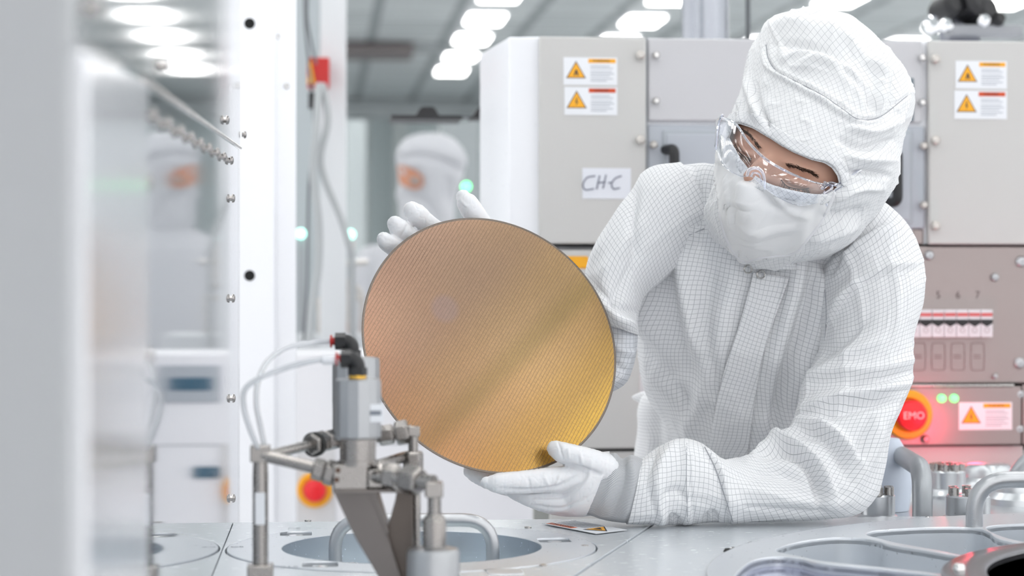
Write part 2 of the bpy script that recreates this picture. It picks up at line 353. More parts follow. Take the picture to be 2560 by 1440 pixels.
# lamps
LE = mat('lamp_diffuser', (1, 1, 1), .5, emit=(1, .985, .965), estr=LAMP_E)
def lamp(x, y, label):
    t = thing('ceiling_lamp', (x, y, ZCEIL), label, 'ceiling lamp', 'recessed lamps in the cleanroom ceiling')
    build('frame', box((x - .165, y - .30, ZCEIL - .012), (x + .165, y + .30, ZCEIL + .02)), WHITE, t, .004)
    build('diffuser', box((x - .15, y - .29, ZCEIL - .03), (x + .15, y + .29, ZCEIL - .012)), LE, t, .006); return t
L0 = None; COLN = {0: 'left row above the gap beside the tall cabinet', 1: 'row above the cabinet door with two warning labels', 2: 'row above the technician\'s hood', 3: 'row at the right edge of the ceiling'}; ORD = ['nearest', 'second', 'third', 'fourth', 'fifth', 'sixth', 'seventh', 'eighth']
for ix in range(-5, 7):
    k_vis = 0
    for iy in range(-3, 17):
        x = 1.41 + 1.33 * ix; y = 17.35 + 1.452 * (iy - 11)
        if (ix < 0 and iy > 9) or iy > 14: continue
        px, py, d_ = proj(np.array([x, y, ZCEIL])); lab = 'ceiling lamp above the aisle, outside the picture'
        if ix in COLN and d_ > 0 and -25 < py < 230 and -60 < px < 2620: lab = 'bright white ceiling lamp, %s in the %s' % (ORD[min(k_vis, 7)], COLN[ix]); k_vis += 1
        if L0 is None: L0 = lamp(x, y, lab)
        else: dup(L0, (x, y, ZCEIL), lab)

# ---------------------------------------------------------------- white column right of the mirror panel
a = onY(588, 700, 3.33); b = onY(740, 700, 3.34); c = onY(686, 700, 3.32)
cx0, cx1, cxm = a[0], b[0], c[0]
t = thing('equipment_column', ((cx0 + cx1) / 2, 3.35, 0), 'tall glossy white upright column with two black holes beside the mirrored panel', 'column')
build('front_face', prism([(cx0, 3.32, 0), (cxm, 3.32, 0), (cxm + .004, 3.332, 0), (cx1, 3.336, 0), (cx1, 3.395, 0), (cx0, 3.395, 0)], (0, 0, 2.6)), WHITEG, t, .002)
for px, py in ((624, 59), (624, 689)):
    p = onY(px, py, 3.3205); build('black_hole', cyl(p + (0, .002, 0), p - (0, .0012, 0), .0085), BLACKM, t)
for px, py in ((692, 92), (716, 215)):
    p = onY(px, py, 3.333); build('screw', lathe(p + (0, .003, 0), [(.005, 0), (.005, .004), (.003, .006)], (0, -1, 0), 20), CHROME, t)

# ---------------------------------------------------------------- mirrored enclosure on the left (vertical plane)
MX0, MK, MD0 = -.274, -.0875, 1.9
def mp_(d, z, off=0.):
    """point on the mirror plane at camera depth d and height z; off = towards the deck"""
    n = RT - MK * FW; n = n / np.linalg.norm(n)      # plane normal, towards the deck
    return CAM + FW * d + RT * (MX0 + MK * (d - MD0)) + UP * (z - ZC) + n * off
def mpx(px, py): d = 560.3 / (825 - px) if px < 820 else 9; return d, ZC + (CY - py) / F * d
def mpoly(pts, off, th): return prism([mp_(d, z, off) for d, z in pts], mp_(2, 1, off - th) - mp_(2, 1, off))
MIRR = mat('glossy_polycarbonate', (.52, .55, .58), .025, 1.); SATIN = mat('satin_steel_panel', (.52, .54, .55), .05, 1.)
FRAMEM = mat('frame_white_gloss', (.74, .75, .78), .16, .55)
t = thing('glazed_enclosure', mp_(1.7, 0), 'tall enclosure wall of glossy reflecting panels with steel screws left of the column', 'enclosure')
e = [mpx(194, 118), mpx(350, 195), mpx(600, 370)]
build('upper_panel', mpoly([(e[0][0], 2.1), (e[2][0], 2.1), (e[2][0], e[2][1] + .0022), (e[1][0], e[1][1] + .0022), (e[0][0], e[0][1] + .0022)], 0, .012), SATIN, t, .0006)
build('glass_panel', mpoly([(e[1][0] + .012, e[1][1] - .0018), (e[2][0] - .05, e[2][1] - .0035), (e[2][0] - .05, 0.3), (e[1][0] + .012, .3)], 0, .010), MIRR, t, .0006)
build('end_strip', mpoly([(e[2][0] - .048, e[2][1] - .0035), (e[2][0], e[2][1] - .0022), (e[2][0], .3), (e[2][0] - .048, .3)], 0.0, .012), mat('strip_acrylic', (.78, .80, .82), .08, .7), t, .0008)
build('frame_post', mpoly([(e[0][0], e[0][1] - .002), (e[1][0] + .008, e[1][1] - .002), (e[1][0] + .008, .3), (e[0][0], .3)], .004, .03), FRAMEM, t, .002)
build('trim_edge', tube([mp_(e[1][0], e[1][1], .001), mp_(e[2][0], e[2][1], .001)], .0016, 8, 1), STEEL, t)
def pan_screw(px, py, r=.0047):
    d, z = mpx(px, py); c = mp_(d, z, 0.); n = mp_(d, z, 1.) - mp_(d, z, 0.)
    g = join(lathe(c, [(r * .62, -.001), (r * .62, .0012), (r, .0014), (r, .0026), (r * .85, .0040), (r * .4, .0048)], n, 24))
    return build('screw', g, mat('stud_steel', (.36, .34, .33), .18, 1.), t)
for px, py in ((374, 290), (413, 311), (445, 330), (471, 345), (495, 359), (517, 371), (537, 382), (555, 392), (573, 401)): pan_screw(px, py)
for px, py in ((577, 496), (577, 746), (578, 996), (578, 1246), (403, 166), (562, 300), (607, 337), (228, 22), (362, 455), (362, 890)): pan_screw(px, py)
# near grey equipment side, far out of focus
a = P(-260, 700, .60); b = P(192, 700, .64)
g = prism([P(-300, CY, .58) * (1, 1, 0), P(190, CY, .64) * (1, 1, 0), P(182, CY, .70) * (1, 1, 0), P(-300, CY, .64) * (1, 1, 0)], (0, 0, 1.9))
tag(build('equipment_side_panel', g, mat('near_grey_panel', (.33, .34, .355), .4), bevel=.004), 'blurred flat grey panel filling the left edge of the view', 'panel')

# ---------------------------------------------------------------- slim white column in the background with cables and red switch
YB = 4.72
a = onY(801, 700, YB); b = onY(866, 700, YB)
t = thing('background_column', ((a[0] + b[0]) / 2, YB, 0), 'slim pale grey column behind the cables with a red switch box', 'column')
build('shaft', box((a[0], YB, 0), (b[0], YB + .12, 3.2)), mat('pale_column', (.66, .68, .70), .5), t, .004)
a = onY(742, 700, 5.2); b = onY(800, 700, 5.2)
tag(build('background_rack', box((a[0] - .3, 5.2, 0), (b[0], 5.4, 2.6)), mat('rack_grey', (.42, .46, .48), .5), bevel=.004), 'grey rack seen in the gap beside the white column', 'rack')
p = onY(797, 178, 4.62)
t = thing('safety_switch_box', p, 'blurred red switch box with a yellow lever on the slim column', 'switch')
build('housing', box(p + (-.026, .02, -.033), p + (.024, .1, .033)), RED, t, .004)
build('lever', prism([p + (-.026, .018, -.026), p + (-.008, .018, -.026), p + (-.018, .018, .028)], (0, -.012, 0)), YEL, t, .001)
YC = 4.25
def hose(name, pts, r, m, label, cat='cable'):
    return tag(build(name, tube([onY(x, y, Y) for x, y, Y in pts], r, 12, 8), m), label, cat)
hose('grey_cable', [(797, 215, 4.58), (790, 330, 4.55), (783, 430, 4.55), (797, 560, 4.55), (795, 680, 4.55), (778, 780, 4.55), (775, 850, 4.55)], .0085, HOSE, 'pale grey cable hanging straight down from the red switch box')
hose('grey_cable', [(808, 215, 4.59), (820, 300, 4.57), (802, 390, 4.57), (815, 455, 4.57), (850, 540, 4.57), (872, 610, 4.57), (880, 660, 4.60), (884, 860, 4.70)], .008, HOSE, 'pale grey cable bending right from the red switch box to the pipework')
hose('black_cable', [(772, -60, 4.60), (768, 40, 4.58), (779, 110, 4.57), (790, 158, 4.58)], .003, DARKG, 'thin dark cable dropping from above into the red switch box')
hose('black_cable', [(760, -60, 4.70), (763, 60, 4.65), (772, 160, 4.63), (781, 250, 4.60), (784, 330, 4.60), (772, 480, 4.60), (768, 700, 4.60), (760, 850, 4.60)], .003, DARKG, 'thin dark cable running the full height beside the white column')
p = onY(781, 252, 4.6)
tag(build('cable_connector', cyl(p + (0, 0, .018), p - (0, 0, .018), .009), BLACK), 'small black plug on the cable below the red switch box', 'connector')
for px, py, Y, m, lab in ((876, 586, 5.02, CYANL, 'round pale cyan indicator light above the pipework'), (752, 584, 5.02, CYANL, 'round pale green indicator light on the grey rack'), (1166, 466, 6.0, GREENL, 'green indicator light beside the raised gloved thumb')):
    p = onY(px, py, Y); tt = thing('indicator_light', p, lab, 'light')
    build('lens', lathe(p, [(.012, -.02), (.012, 0), (.006, .007)], (0, -1, 0), 24), m, tt)
    build('stem', cyl(p + (0, .02, 0), (p[0], p[1] + .02, 0 if Y > 5.9 else onY(800, 836, 4.9)[2] - .001), .008), MIDG, tt)

# background machinery between column and wafer
def bgbox(name, x0, y0, x1, y1, Y, dep, m, label, cat, to_floor=False):
    a = onY(x0, y0, Y); b = onY(x1, y1, Y); z0 = 0 if to_floor else min(a[2], b[2])
    return tag(build(name, box((a[0], Y, z0), (b[0], Y + dep, max(a[2], b[2]))), m, bevel=.006), label, cat)
bgbox('equipment_cabinet', 742, 836, 1010, 900, 4.9, .25, mat('bg_cab', (.60, .62, .64), .4), 'low pale machine cabinet far behind the white one', 'cabinet', True)
bgbox('wall_cabinet', 1105, 300, 1200, 560, 9.0, .6, mat('bg_cab2', (.30, .33, .34), .5), 'dark grey upright panel behind the background worker', 'cabinet', True)
bgbox('storage_rack', 868, 300, 915, 900, 9.5, .4, mat('bg_cab3', (.50, .55, .56), .5), 'grey upright rack left of the background worker', 'rack', True)
# pipework
t = thing('gas_pipework', onY(870, 760, 4.95), 'blurred frame of thin steel pipes on the far cabinet', 'pipework')
for i, pts in enumerate((((800, 745), (800, 840)), ((800, 745), (905, 745)), ((868, 700), (868, 840)), ((868, 700), (905, 730), (905, 840)), ((880, 600), (880, 700)), ((840, 660), (920, 655)))):
    build('pipe', bent([onY(x, y, 4.97) for x, y in pts], .02, .007), STEEL, t)
p = onY(845, 818, 4.93); tag(build('beacon_light', cyl(p - (0, 0, .02), p + (0, 0, .012), .014), mat('orange_lens', (.9, .16, .02), .4)), 'small orange beacon on the far cabinet', 'light')
# ceiling-hung dark display and its rail
YT = 3.92
t = thing('bracket_tray', onY(1180, 296, YT), 'thin black tray with two humps reaching left from behind the tall cabinet', 'tray')
build('tray', box(onY(978, 297, YT), onY(1156, 288, YT) + (0, .12, 0)), BLACK, t, .001)
build('bracket', box(onY(1150, 295, YT + .02), onY(1300, 291, YT + .02) + (0, .03, 0)), DARKG, t)
for x0 in (1069, 1213): build('hump', prism([onY(x0 + dx, y, YT + .005) for dx, y in ((-38, 296), (-27, 284), (-19, 270), (-12, 266), (12, 266), (19, 270), (27, 284), (38, 296))], (0, .08, 0)), BLACK, t, .002)
# dark soffit unit upper left
a = onY(866, 112, 19.3); b = onY(1035, 134, 19.3)
tag(build('ceiling_duct', box((a[0] - .8, 19.3, b[2]), (b[0], 20., ZCEIL)), mat('duct_brown', (.17, .15, .15), .5), bevel=.01), 'dark brown duct box hanging under the ceiling left of the lamps', 'duct')

# ---------------------------------------------------------------- white lower cabinet behind the deck
YL = 4.30
za = onY(900, 882, YL)[2]
xa = onY(560, 900, YL)[0]; xb = onY(1480, 700, YL)[0]
t = thing('white_cabinet', ((xa + xb) / 2, YL, 0), 'wide white machine cabinet behind the deck and the valves, with emergency stop', 'cabinet')
build('body', box((xa - .05, YL, 0), (xb - .002, YL + .25, za)), WHITE, t, .006)
zs = onY(900, 1110, YL)[2]; build('seam', box((xa, YL - .0008, zs - .0012), (xb - .01, YL + .002, zs + .0012)), MIDG, t)
a = onY(742, 1108, YL); b = onY(838, 1330, YL)
build('control_strip', box((a[0], YL - .004, b[2]), (b[0], YL + .002, a[2])), mat('strip_grey', (.62, .62, .63), .4), t, .001)
# slot handle low beside the column (seen in the mirror panel)
a = onY(836, 912, YL); b = onY(990, 1004, YL); build('handle_surround', box((a[0], YL - .006, b[2]), (b[0], YL, a[2])), BLUEG, t, .004)
a = onY(858, 942, YL); b = onY(962, 974, YL); build('handle_slot', box((a[0], YL - .008, b[2]), (b[0], YL, a[2])), mat('slot_blue', (.03, .10, .16), .4), t, .002)
a = onY(838, 1164, YL); b = onY(904, 1192, YL); build('handle_slot', box((a[0], YL - .006, b[2]), (b[0], YL, a[2])), MATS['slot_blue'], t, .002)
def estop(name, p, R, lab, text=None, glow=False):
    t = thing(name, p, lab, 'button')
    build('yellow_ring', lathe(p, [(R, -.001), (R, .006), (R * .93, .010), (R * .70, .010), (R * .62, .004)], (0, -1, 0), 48), YEL, t)
    build('push_button', lathe(p, [(R * .40, 0), (R * .42, .012), (R * .62, .018), (R * .64, .026), (R * .56, .032), (R * .3, .035), (.0, .0355)], (0, -1, 0), 48), mat('red_button', (.80, .012, .02), .3), t)
    if text:
        build('lettering', textgeo(text, p + (0, -.0362, 0), (1, 0, 0), (0, 0, 1), R * .42), mat('pink_ink', (.9, .6, .6), .5), t)
    return t
estop('emergency_stop_button', onY(787, 1224, YL - .004), .0370, 'red emergency stop button in a yellow ring behind the valves')
p = onY(836, 1222, YL); 

# ---------------------------------------------------------------- tall control cabinet behind the technician
YF = 3.1
def cab(x0, y0, x1, y1, m, name, parent, proud=0., dep=.02, bevel=.003):
    a = onY(x0, y0, YF); b = onY(x1, y1, YF); return build(name, box((a[0], YF - proud, min(a[2], b[2])), (b[0], YF - proud + dep, max(a[2], b[2]))), m, parent, bevel)
ztop = onY(1343, 91, YF)[2]; zlow = onY(1343, 611, YF)[2]; xe = 2.2
t = thing('control_cabinet', (onY(1343, 700, YF)[0], YF, 0), 'tall white control cabinet with grey doors and warning labels behind the technician', 'cabinet')
CABT = t
x_ = lambda px: onY(px, 700, YF)[0]
p1 = onY(1343, 700, YF); p2 = P(1272, 700, 3.125); p3 = P(1200, 700, 3.36)
build('body', prism([(p1[0], YF + .003, zlow), (xe, YF + .003, zlow), (xe, YF + .9, zlow), (p3[0] + .14, YF + .9, zlow), (p3[0], p3[1], zlow), (p2[0], p2[1], zlow)], (0, 0, ztop - zlow)), WHITEG, t, .003)
build('lower_body', prism([(onY(1337, 700, YF + .03)[0], YF + .03, 0), (xe, YF + .03, 0), (xe, YF + .9, 0), (onY(1350, 700, YF + .9)[0], YF + .9, 0)], (0, 0, zlow - .002)), WHITE, t, .003)
d1 = cab(1346, 93, 1612, 610, WARM, 'door', t, .012, .014)
d2 = cab(1619, 96, 2303, 308, COOL, 'upper_panel', t, .006, .014)
d3 = cab(1619, 312, 2311, 572, BLUEG2, 'middle_panel', t, .004, .014)
d4 = cab(2316, 103, 2700, 612, WARM, 'door', t, .012, .014)
build('gap', box((x_(1612), YF - .002, onY(1612, 611, YF)[2]), (x_(1619), YF + .006, ztop)), MIDG, t)
# recessed hatches and black handles in the middle panel
for (x0, x1, hx0, hx1, hy0, hy1) in ((1655, 1960, 1678, 1704, 362, 470), (1990, 2280, 2236, 2270, 366, 515)):
    f = cab(x0, 326, x1, 560, BLUEG, 'hatch_frame', t, .0065, .004)
    h = cab(x0 + 9, 335, x1 - 9, 551, BLUEG2, 'hatch', t, .008, .004)
    a = onY(hx0 + 8, hy0 + 10, YF - .03); b = onY(hx0 + 8, hy1 - 10, YF - .03)
    build('handle', bent([a + (-.009, .028, 0) if hx0 < 1800 else a + (-.035, .028, -.035), a + (0, 0, .0), b, b + (-.014, .028, 0)], .010, .0078, 16), BLACK, t, label='black bow handle')
cab(2268, 196, 2282, 305, mat('dark_blue_grey', (.16, .2, .23), .4), 'window_edge', t, .008, .004)
cab(2281, 573, 2309, 612, BRONZE, 'filler_plate', t, .002, .01)
def knob(px, py, r, parent, m=CHROME, name='knob', base=.010):
    p = onY(px, py, YF); build(name, lathe(p + (0, -.005, 0), [(r * .6, 0), (r * .6, base), (r, base + .001), (r, base + .007), (r * .6, base + .010)], (0, -1, 0), 28), m, parent)
WK = mat('pale_knob', (.58, .55, .52), .3, .5)
for px, py in ((1597, 141), (1597, 352)): knob(px, py, .0068, d1, WK)
for px, py in ((2330, 151), (2330, 353), (2330, 565)): knob(px, py, .0068, d4, WK)
for px, py in ((1637, 140), (1637, 254), (2299, 147), (2299, 258)): knob(px, py, .0055, d2, CHROME, 'screw', .004)
for px, py in ((1631, 363), (2303, 366), (2303, 513)): knob(px, py, .0058, d3, WK, 'screw', .004)
def warnlabel(parent, x0, y0, x1, y1, Y, head, headm, word, bolt):
    """warning sticker as a flat film with printed shapes"""
    a = onY(x0, y0, Y); b = onY(x1, y1, Y); W = b[0] - a[0]; H = a[2] - b[2]; X = lambda u: a[0] + u * W; Z = lambda v: a[2] - v * H
    lb = build('warning_label', box((a[0], Y - .0004, b[2]), (b[0], Y + .0006, a[2])), PAPER, parent); y = Y - .0007
    tri = lambda k, yy: [(X(.23) + k * H * .42 * math.cos(q), yy, Z(.55) + k * H * .42 * math.sin(q)) for q in (PI / 2, PI / 2 + 2.094, PI / 2 + 4.189)]
    build('triangle_border', prism(tri(1.0, y), (0, .0002, 0)), INKB, lb); build('triangle', prism(tri(.86, y - .0003), (0, .0002, 0)), YEL, lb)
    c = np.array([X(.23), y - .0005, Z(.55)]); h = H * .34
    if bolt: sh = [(.02, .5), (-.16, -.02), (0, .0), (-.08, -.42), (.16, .1), (.0, .08), (.10, .5)]
    else: sh = [(-.25, -.35), (-.05, .3), (.1, .3), (.28, -.35), (.12, -.35), (.02, -.05), (-.1, -.35)]
    build('symbol', prism([c + (u * h, 0, v * h) for u, v in sh], (0, .0002, 0)), INKB, lb)
    build('header', box((X(.46), y, Z(.20)), (X(.97), y + .0002, Z(.05))), headm, lb)
    build('header_text', textgeo(word, ((X(.70)), y - .0003, Z(.125)), (1, 0, 0), (0, 0, 1), H * .13), INKB, lb)
    ls = [box((X(.50), y, Z(v + .03)), (X(.50 + wd), y + .0002, Z(v))) for v, wd in ((.30, .36), (.38, .42), (.50, .40), (.58, .44), (.66, .36), (.76, .42), (.84, .30))]
    build('print_lines', join(*ls), mat('pale_ink', (.42, .45, .50), .6), lb)
    return lb
warnlabel(d1, 1409, 143, 1543, 213, YF - .0126, 0, ORA, 'WARNING', False); warnlabel(d1, 1411, 217, 1543, 288, YF - .0126, 0, REDB, 'DANGER', True)
warnlabel(d4, 2389, 152, 2517, 222, YF - .0126, 0, ORA, 'WARNING', False); warnlabel(d4, 2386, 226, 2517, 298, YF - .0126, 0, REDB, 'DANGER', True)
a = onY(1456, 420, YF - .0126); b = onY(1577, 497, YF - .0126)
nt_ = build('paper_note', box((a[0], YF - .0130, b[2]), (b[0], YF - .0124, a[2])), mat('note_paper', (.74, .76, .82), .6), d1)
def hw(pts): return tube([onY(x, y, YF - .0134) for x, y in pts], .0011, 8, 6)
build('handwriting', join(hw([(1487, 440), (1468, 444), (1458, 460), (1463, 474), (1484, 472)]), hw([(1499, 440), (1492, 472)]), hw([(1515, 438), (1508, 470)]), hw([(1494, 457), (1513, 455)]), hw([(1522, 457), (1530, 456)]), hw([(1553, 440), (1538, 446), (1529, 460), (1534, 472), (1549, 470)])), mat('marker_ink', (.20, .21, .27), .6), nt_)
# lower left: white panels under the first door with a yellow strip
cab(1380, 624, 1600, 1121, WARM, 'lower_door', t, .004, .03)
cab(1395, 640, 1470, 672, YEL, 'yellow_strip', t, .006, .01)
cab(1374, 1122, 2560, 1300, WARM, 'base_panel', t, .0, .03)
cab(1337, 1110, 1373, 1310, mat('edge_dark', (.35, .36, .34), .5), 'gap', t, -.012, .02, 0)
cab(1374, 1119, 2140, 1124, BLACKM, 'gap', t, .001, .03, 0); cab(1350, 610, 2700, 615, BLACKM, 'gap', t, .001, .03, 0)
# electrical panel on the right
t = thing('electrical_panel', onY(2400, 1112, YF), 'brushed stainless electrical panel with breakers and lamps right of the technician', 'panel')
build('front_plate', box((x_(2150), YF - .004, onY(2400, 958, YF)[2]), (x_(2700), YF + .03, onY(2400, 616, YF)[2])), BRONZE, t, .002)
build('lower_plate', box((x_(2150), YF - .010, onY(2400, 1112, YF)[2]), (x_(2548), YF + .03, onY(2400, 966, YF)[2])), BRONZE, t, .002)
build('side_plate', box((x_(2552), YF - .006, onY(2400, 1112, YF)[2]), (x_(2700), YF + .03, onY(2400, 962, YF)[2])), BRONZE, t, .002)
build('fold_edge', box((x_(2200), YF - .012, onY(2400, 966, YF)[2]), (x_(2530), YF, onY(2400, 960, YF)[2])), STEEL, t, .001)
build('dark_gap', box((x_(2100), YF + .001, onY(2400, 1126, YF)[2]), (x_(2700), YF + .03, onY(2400, 1112, YF)[2])), BLACKM, t)
for px, py, r in ((2322, 638, .0075), (2486, 693, .0065), (2552, 654, .0085), (2548, 908, .0085), (2486, 941, .0042), (2548, 985, .007), (2546, 1072, .007)):
    p = onY(px, py, YF - .004); build('screw', lathe(p, [(r, -.004), (r, .003), (r * .7, .006), (r * .25, .0065), (r * .2, .004)], (0, -1, 0), 24), ALU, t)
p = onY(2312, 1097, YF - .010); build('latch', lathe(p, [(.006, -.004), (.006, .006), (.004, .009)], (0, -1, 0), 24), STEELD, t)
# breaker row
a = onY(2200, 774, YF); b = onY(2474, 842, YF); n = 9; wd = (b[0] - a[0]) / n
for k in range(n):
    xk = a[0] + k * wd; Z = lambda v: a[2] - v * (a[2] - b[2])
    br = build('breaker', box((xk + .0004, YF - .016, b[2]), (xk + wd - .0004, YF, a[2])), mat('breaker_white', (.70, .71, .74), .4), t, .0006)
    build('red_band', box((xk + .001, YF - .0168, Z(.24)), (xk + wd - .001, YF - .016, Z(.12))), mat('breaker_red', (.62, .12, .12), .5), br)
    build('toggle_recess', prism([(xk + .0005, YF - .0165, Z(.36)), (xk + wd - .0005, YF - .0165, Z(.36)), (xk + wd - .0005, YF - .0165, Z(.50)), (xk + wd / 2, YF - .0165, Z(.62)), (xk + .0005, YF - .0165, Z(.50))], (0, .0015, 0)), BLACK, br)
    build('marking', textgeo('O', (xk + wd / 2, YF - .0164, Z(.76)), (1, 0, 0), (0, 0, 1), .012), mat('breaker_ink', (.45, .4, .42), .6), br)
for k, px in enumerate((2297, 2346, 2395, 2444)):
    p = onY(px, 738, YF - .0045); build('marking', textgeo('%d' % (k + 4), p, (1, 0, 0), (0, 0, 1), .016), mat('etched', (.12, .09, .09), .6), t)
    a = onY(px - 16, 858, YF - .0045); b = onY(px + 16, 925, YF - .0045)
    m_ = mat('etched_line', (.22, .16, .16), .6); X0, X1, Z1, Z0 = a[0], b[0], a[2], b[2]
    loop = crom_closed([(X0, Z0 + .004), (X0, Z1 - .004), (X0 + .004, Z1), (X1 - .004, Z1), (X1, Z1 - .004), (X1, Z0 + .004), (X1 - .004, Z0), (X0 + .004, Z0)], 3)
    build('etched_frame', tube([(u, YF - .0045, v) for u, v in loop] + [(loop[0][0], YF - .0045, loop[0][1])], .0005, 6, 1), m_, t)
    build('marking', textgeo('II', ((X0 + X1) / 2, YF - .0046, (Z0 + Z1) / 2), (0, 0, 1), (-1, 0, 0), .016), m_, t)
for px in (2353, 2384):
    p = onY(px, 996, YF - .010); build('green_lamp', lathe(p, [(.0062, -.002), (.0062, .005), (.003, .008)], (0, -1, 0), 24), mat('green_lamp', (.15, .75, .2), .4, emit=(.15, 1., .25), estr=1.0), t)
warnlabel(t, 2397, 1006, 2530, 1074, YF - .0108, 0, ORA, 'WARNING', True)
eb = estop('emergency_stop_button', onY(2268, 1036, YF - .010), .0375, 'large red emergency stop button in a yellow ring at the technician\'s elbow', 'EMO')
ld = bpy.data.lights.new('red_lamp_light', 'POINT'); ld.energy = .26; ld.color = (1, .03, .10); ld.shadow_soft_size = .03
lo = bpy.data.objects.new('red_lamp_light', ld); col.objects.link(lo); lo.parent = eb; lo.location = (.05, -.11, -.02)

# things above the cabinets
p = onY(1763, 92, 3.55); t = thing('exhaust_duct', p, 'round satin steel duct rising from the top of the control cabinet', 'duct')
build('pipe', cyl((p[0], 3.55, ztop), (p[0], 3.55, ZCEIL), .0415, n=64), mat('duct_steel', (.40, .42, .46), .22, .9), t)
build('collar', cyl((p[0], 3.55, ztop), (p[0], 3.55, ztop + .006), .05, n=64), STEEL, t)
q = onY(1868, 60, 3.6); tag(build('black_cable', tube([(q[0] - .005, 3.6, ZCEIL), (q[0], 3.6, 2.2), (q[0] + .002, 3.6, ztop + .02), (q[0] + .01, 3.62, ztop)], .0045, 12, 8), DARKG), 'dark cable rising behind the technician\'s hood', 'cable')
q = onY(2405, 60, 3.7); t = thing('gantry_post', (q[0], 3.7, ztop), 'grey post on top of the cabinet with black motor and clamps', 'post')
build('post', box((q[0] - .028, 3.68, ztop), (q[0] + .028, 3.75, 2.3)), mat('post_blue', (.20, .21, .25), .4), t, .003)
for px, py, r in ((2365, 20, .022), (2450, 30, .024), (2478, 55, .014), (2430, 8, .03)):
    c = onY(px, py, 3.66); build('motor', lathe(c, [(r * .8, -.03), (r, -.02), (r, .02), (r * .6, .03)], (.4, -1, .2), 28), BLACK, t)
for px, py, r in ((2366, 62, .012), (2330, 62, .016), (2460, 50, .011)):
    c = onY(px, py, 3.6); build('chrome_knob', lathe(c, [(r * .4, -.02), (r, -.005), (r, .005), (r * .5, .012)], (0, -1, .3), 28), mat('bright_steel', (.95, .95, .96), .1, 1.), t)
build('arm', box(onY(2380, 60, 3.64), onY(2560, 90, 3.64) + (0, .05, 0)), mat('arm_grey', (.30, .31, .33), .4), t, .004)
# ================================================================ DECK
YBK = 2.335
C0 = onZ(1030, 1368, ZT); RO, RI = .1855, .131            # small port
def cw(X, d): return (CAM + FW * d + RT * X)[:2]
LC = np.array(cw(.72, 1.85)); LR = .545                      # large lid
t = thing('process_deck', (0.3, 1.7, 0), 'blue-grey anodised machine deck the technician leans on', 'machine deck'); DK = t
ml = [mp_(d, ZT)[:2] for d in (2.30, 1.2, .88)]
s0 = onZ(1628, 1311, ZT)[:2]; s1 = onZ(1430, 1440, ZT)[:2]; sd_ = (s1 - s0) / np.linalg.norm(s1 - s0); s2 = s0 + sd_ * 1.25; s0b = s0 - sd_ * ((YBK - s0[1]) / -sd_[1])
lft = [tuple(mp_(2.36, ZT)[:2] * (1, 1)), tuple(ml[1]), tuple(ml[2]), (ml[2][0] + .02, .75), tuple(s2), tuple(s0b)]
lft[0] = (lft[0][0], YBK); ph = circ(C0, RO + .0020)
build_l = plate('left_plate', lft, [ph], ZT, .012, DECK, t)
g = np.array([.0016, 0]); lh = circ(LC, LR + .0015, 160)
rgt = [tuple(s0b + g), tuple(s2 + g), (s2[0] + .002, .72), (2.2, .72), (2.2, YBK), ]
plate('right_plate', rgt, [[tuple(q) for q in circ(LC, LR - .02, 160) if q[1] > .74]], ZT - .0015, .010, DECK, t)
build('deck_body', box((-.08, .85, 0), (2.2, YBK - .012, ZT - .10)), mat('body_grey', (.55, .57, .59), .5), t, .004)
build('back_edge', box((-.08, YBK - .012, ZT - .10), (2.2, YBK - .004, ZT - .012)), BLUEG, t, .001)
for px, py, m in ((1832, 1372, 1), (2320, 1295, 0), (1878, 1359, 0)):
    c = onZ(px, py, ZT); 
    if m: build('latch_recess', prism([c + np.array(v) for v in ((-.012, -.012, -.0012), (.012, -.006, -.0012), (.014, .014, -.0012), (-.006, .010, -.0012))], (0, 0, .0006)), BLACKM, t)
    build('screw', lathe(c + (0, 0, -.001), [(.0035, 0), (.0035, .002), (.0015, .003)], n=20), CHROME, t)
# ---- small port: ring plate + recessed lid with handle
t = thing('port_ring', (C0[0], C0[1], ZT), 'round flat ring plate set in the deck below the wafer', 'ring plate')
slots = []
def slot(px, py, w_, h_, ang):
    c = onZ(px, py, ZT); ca, sa = math.cos(ang), math.sin(ang)
    base = crom_closed([(-w_, -h_ * .6), (-w_ * .8, -h_), (w_ * .8, -h_), (w_, -h_ * .6), (w_, h_ * .6), (w_ * .8, h_), (-w_ * .8, h_), (-w_, h_ * .6)], 3)
    return [(c[0] + x * ca - y * sa, c[1] + x * sa + y * ca) for x, y in base], c
for px, py, an in ((740, 1336, .5), (1386, 1352, -.5), (800, 1413, -.7), (1262, 1430, .6)): slots.append(slot(px, py, .0165, .017, 0.))
plate('ring', circ(C0, RO, 160), [circ(C0, RI, 140)] + [s for s, _ in slots], ZT + .0008, .012, DECK2, t)
for s, c in slots:
    build('slot_floor', prism([(x, y, ZT - .0022) for x, y in s], (0, 0, .001)), mat('slot_dark', (.16, .18, .20), .4, .5), t); build('slot_screw', lathe(c + (0, 0, -.0022), [(.0075, 0), (.0075, .0015), (.002, .002)], n=20), CHROME, t)
build('bore_wall', (lambda n: ([(C0[0] + r * math.cos(2 * PI * k / n), C0[1] + r * math.sin(2 * PI * k / n), z) for r, z in ((RI - .0006, ZT + .0002), (RI - .0006, ZT - .042), (RI + .004, ZT - .042), (RI + .004, ZT - .013)) for k in range(n)], [(i * n + k, i * n + (k + 1) % n, ((i + 1) % 4) * n + (k + 1) % n, ((i + 1) % 4) * n + k) for i in range(4) for k in range(n)]))(120), mat('bore_blue', (.55, .60, .66), .25, .7), t)
for px, py, s in ((593, 1367, 'C5'), (735, 1320, 'C6'), (715, 1417, '0815')):
    c = onZ(px, py, ZT + .0010); build('engraving', textgeo(s, c, (1, 0, 0), (0, 1, 0), .012), INK, t)
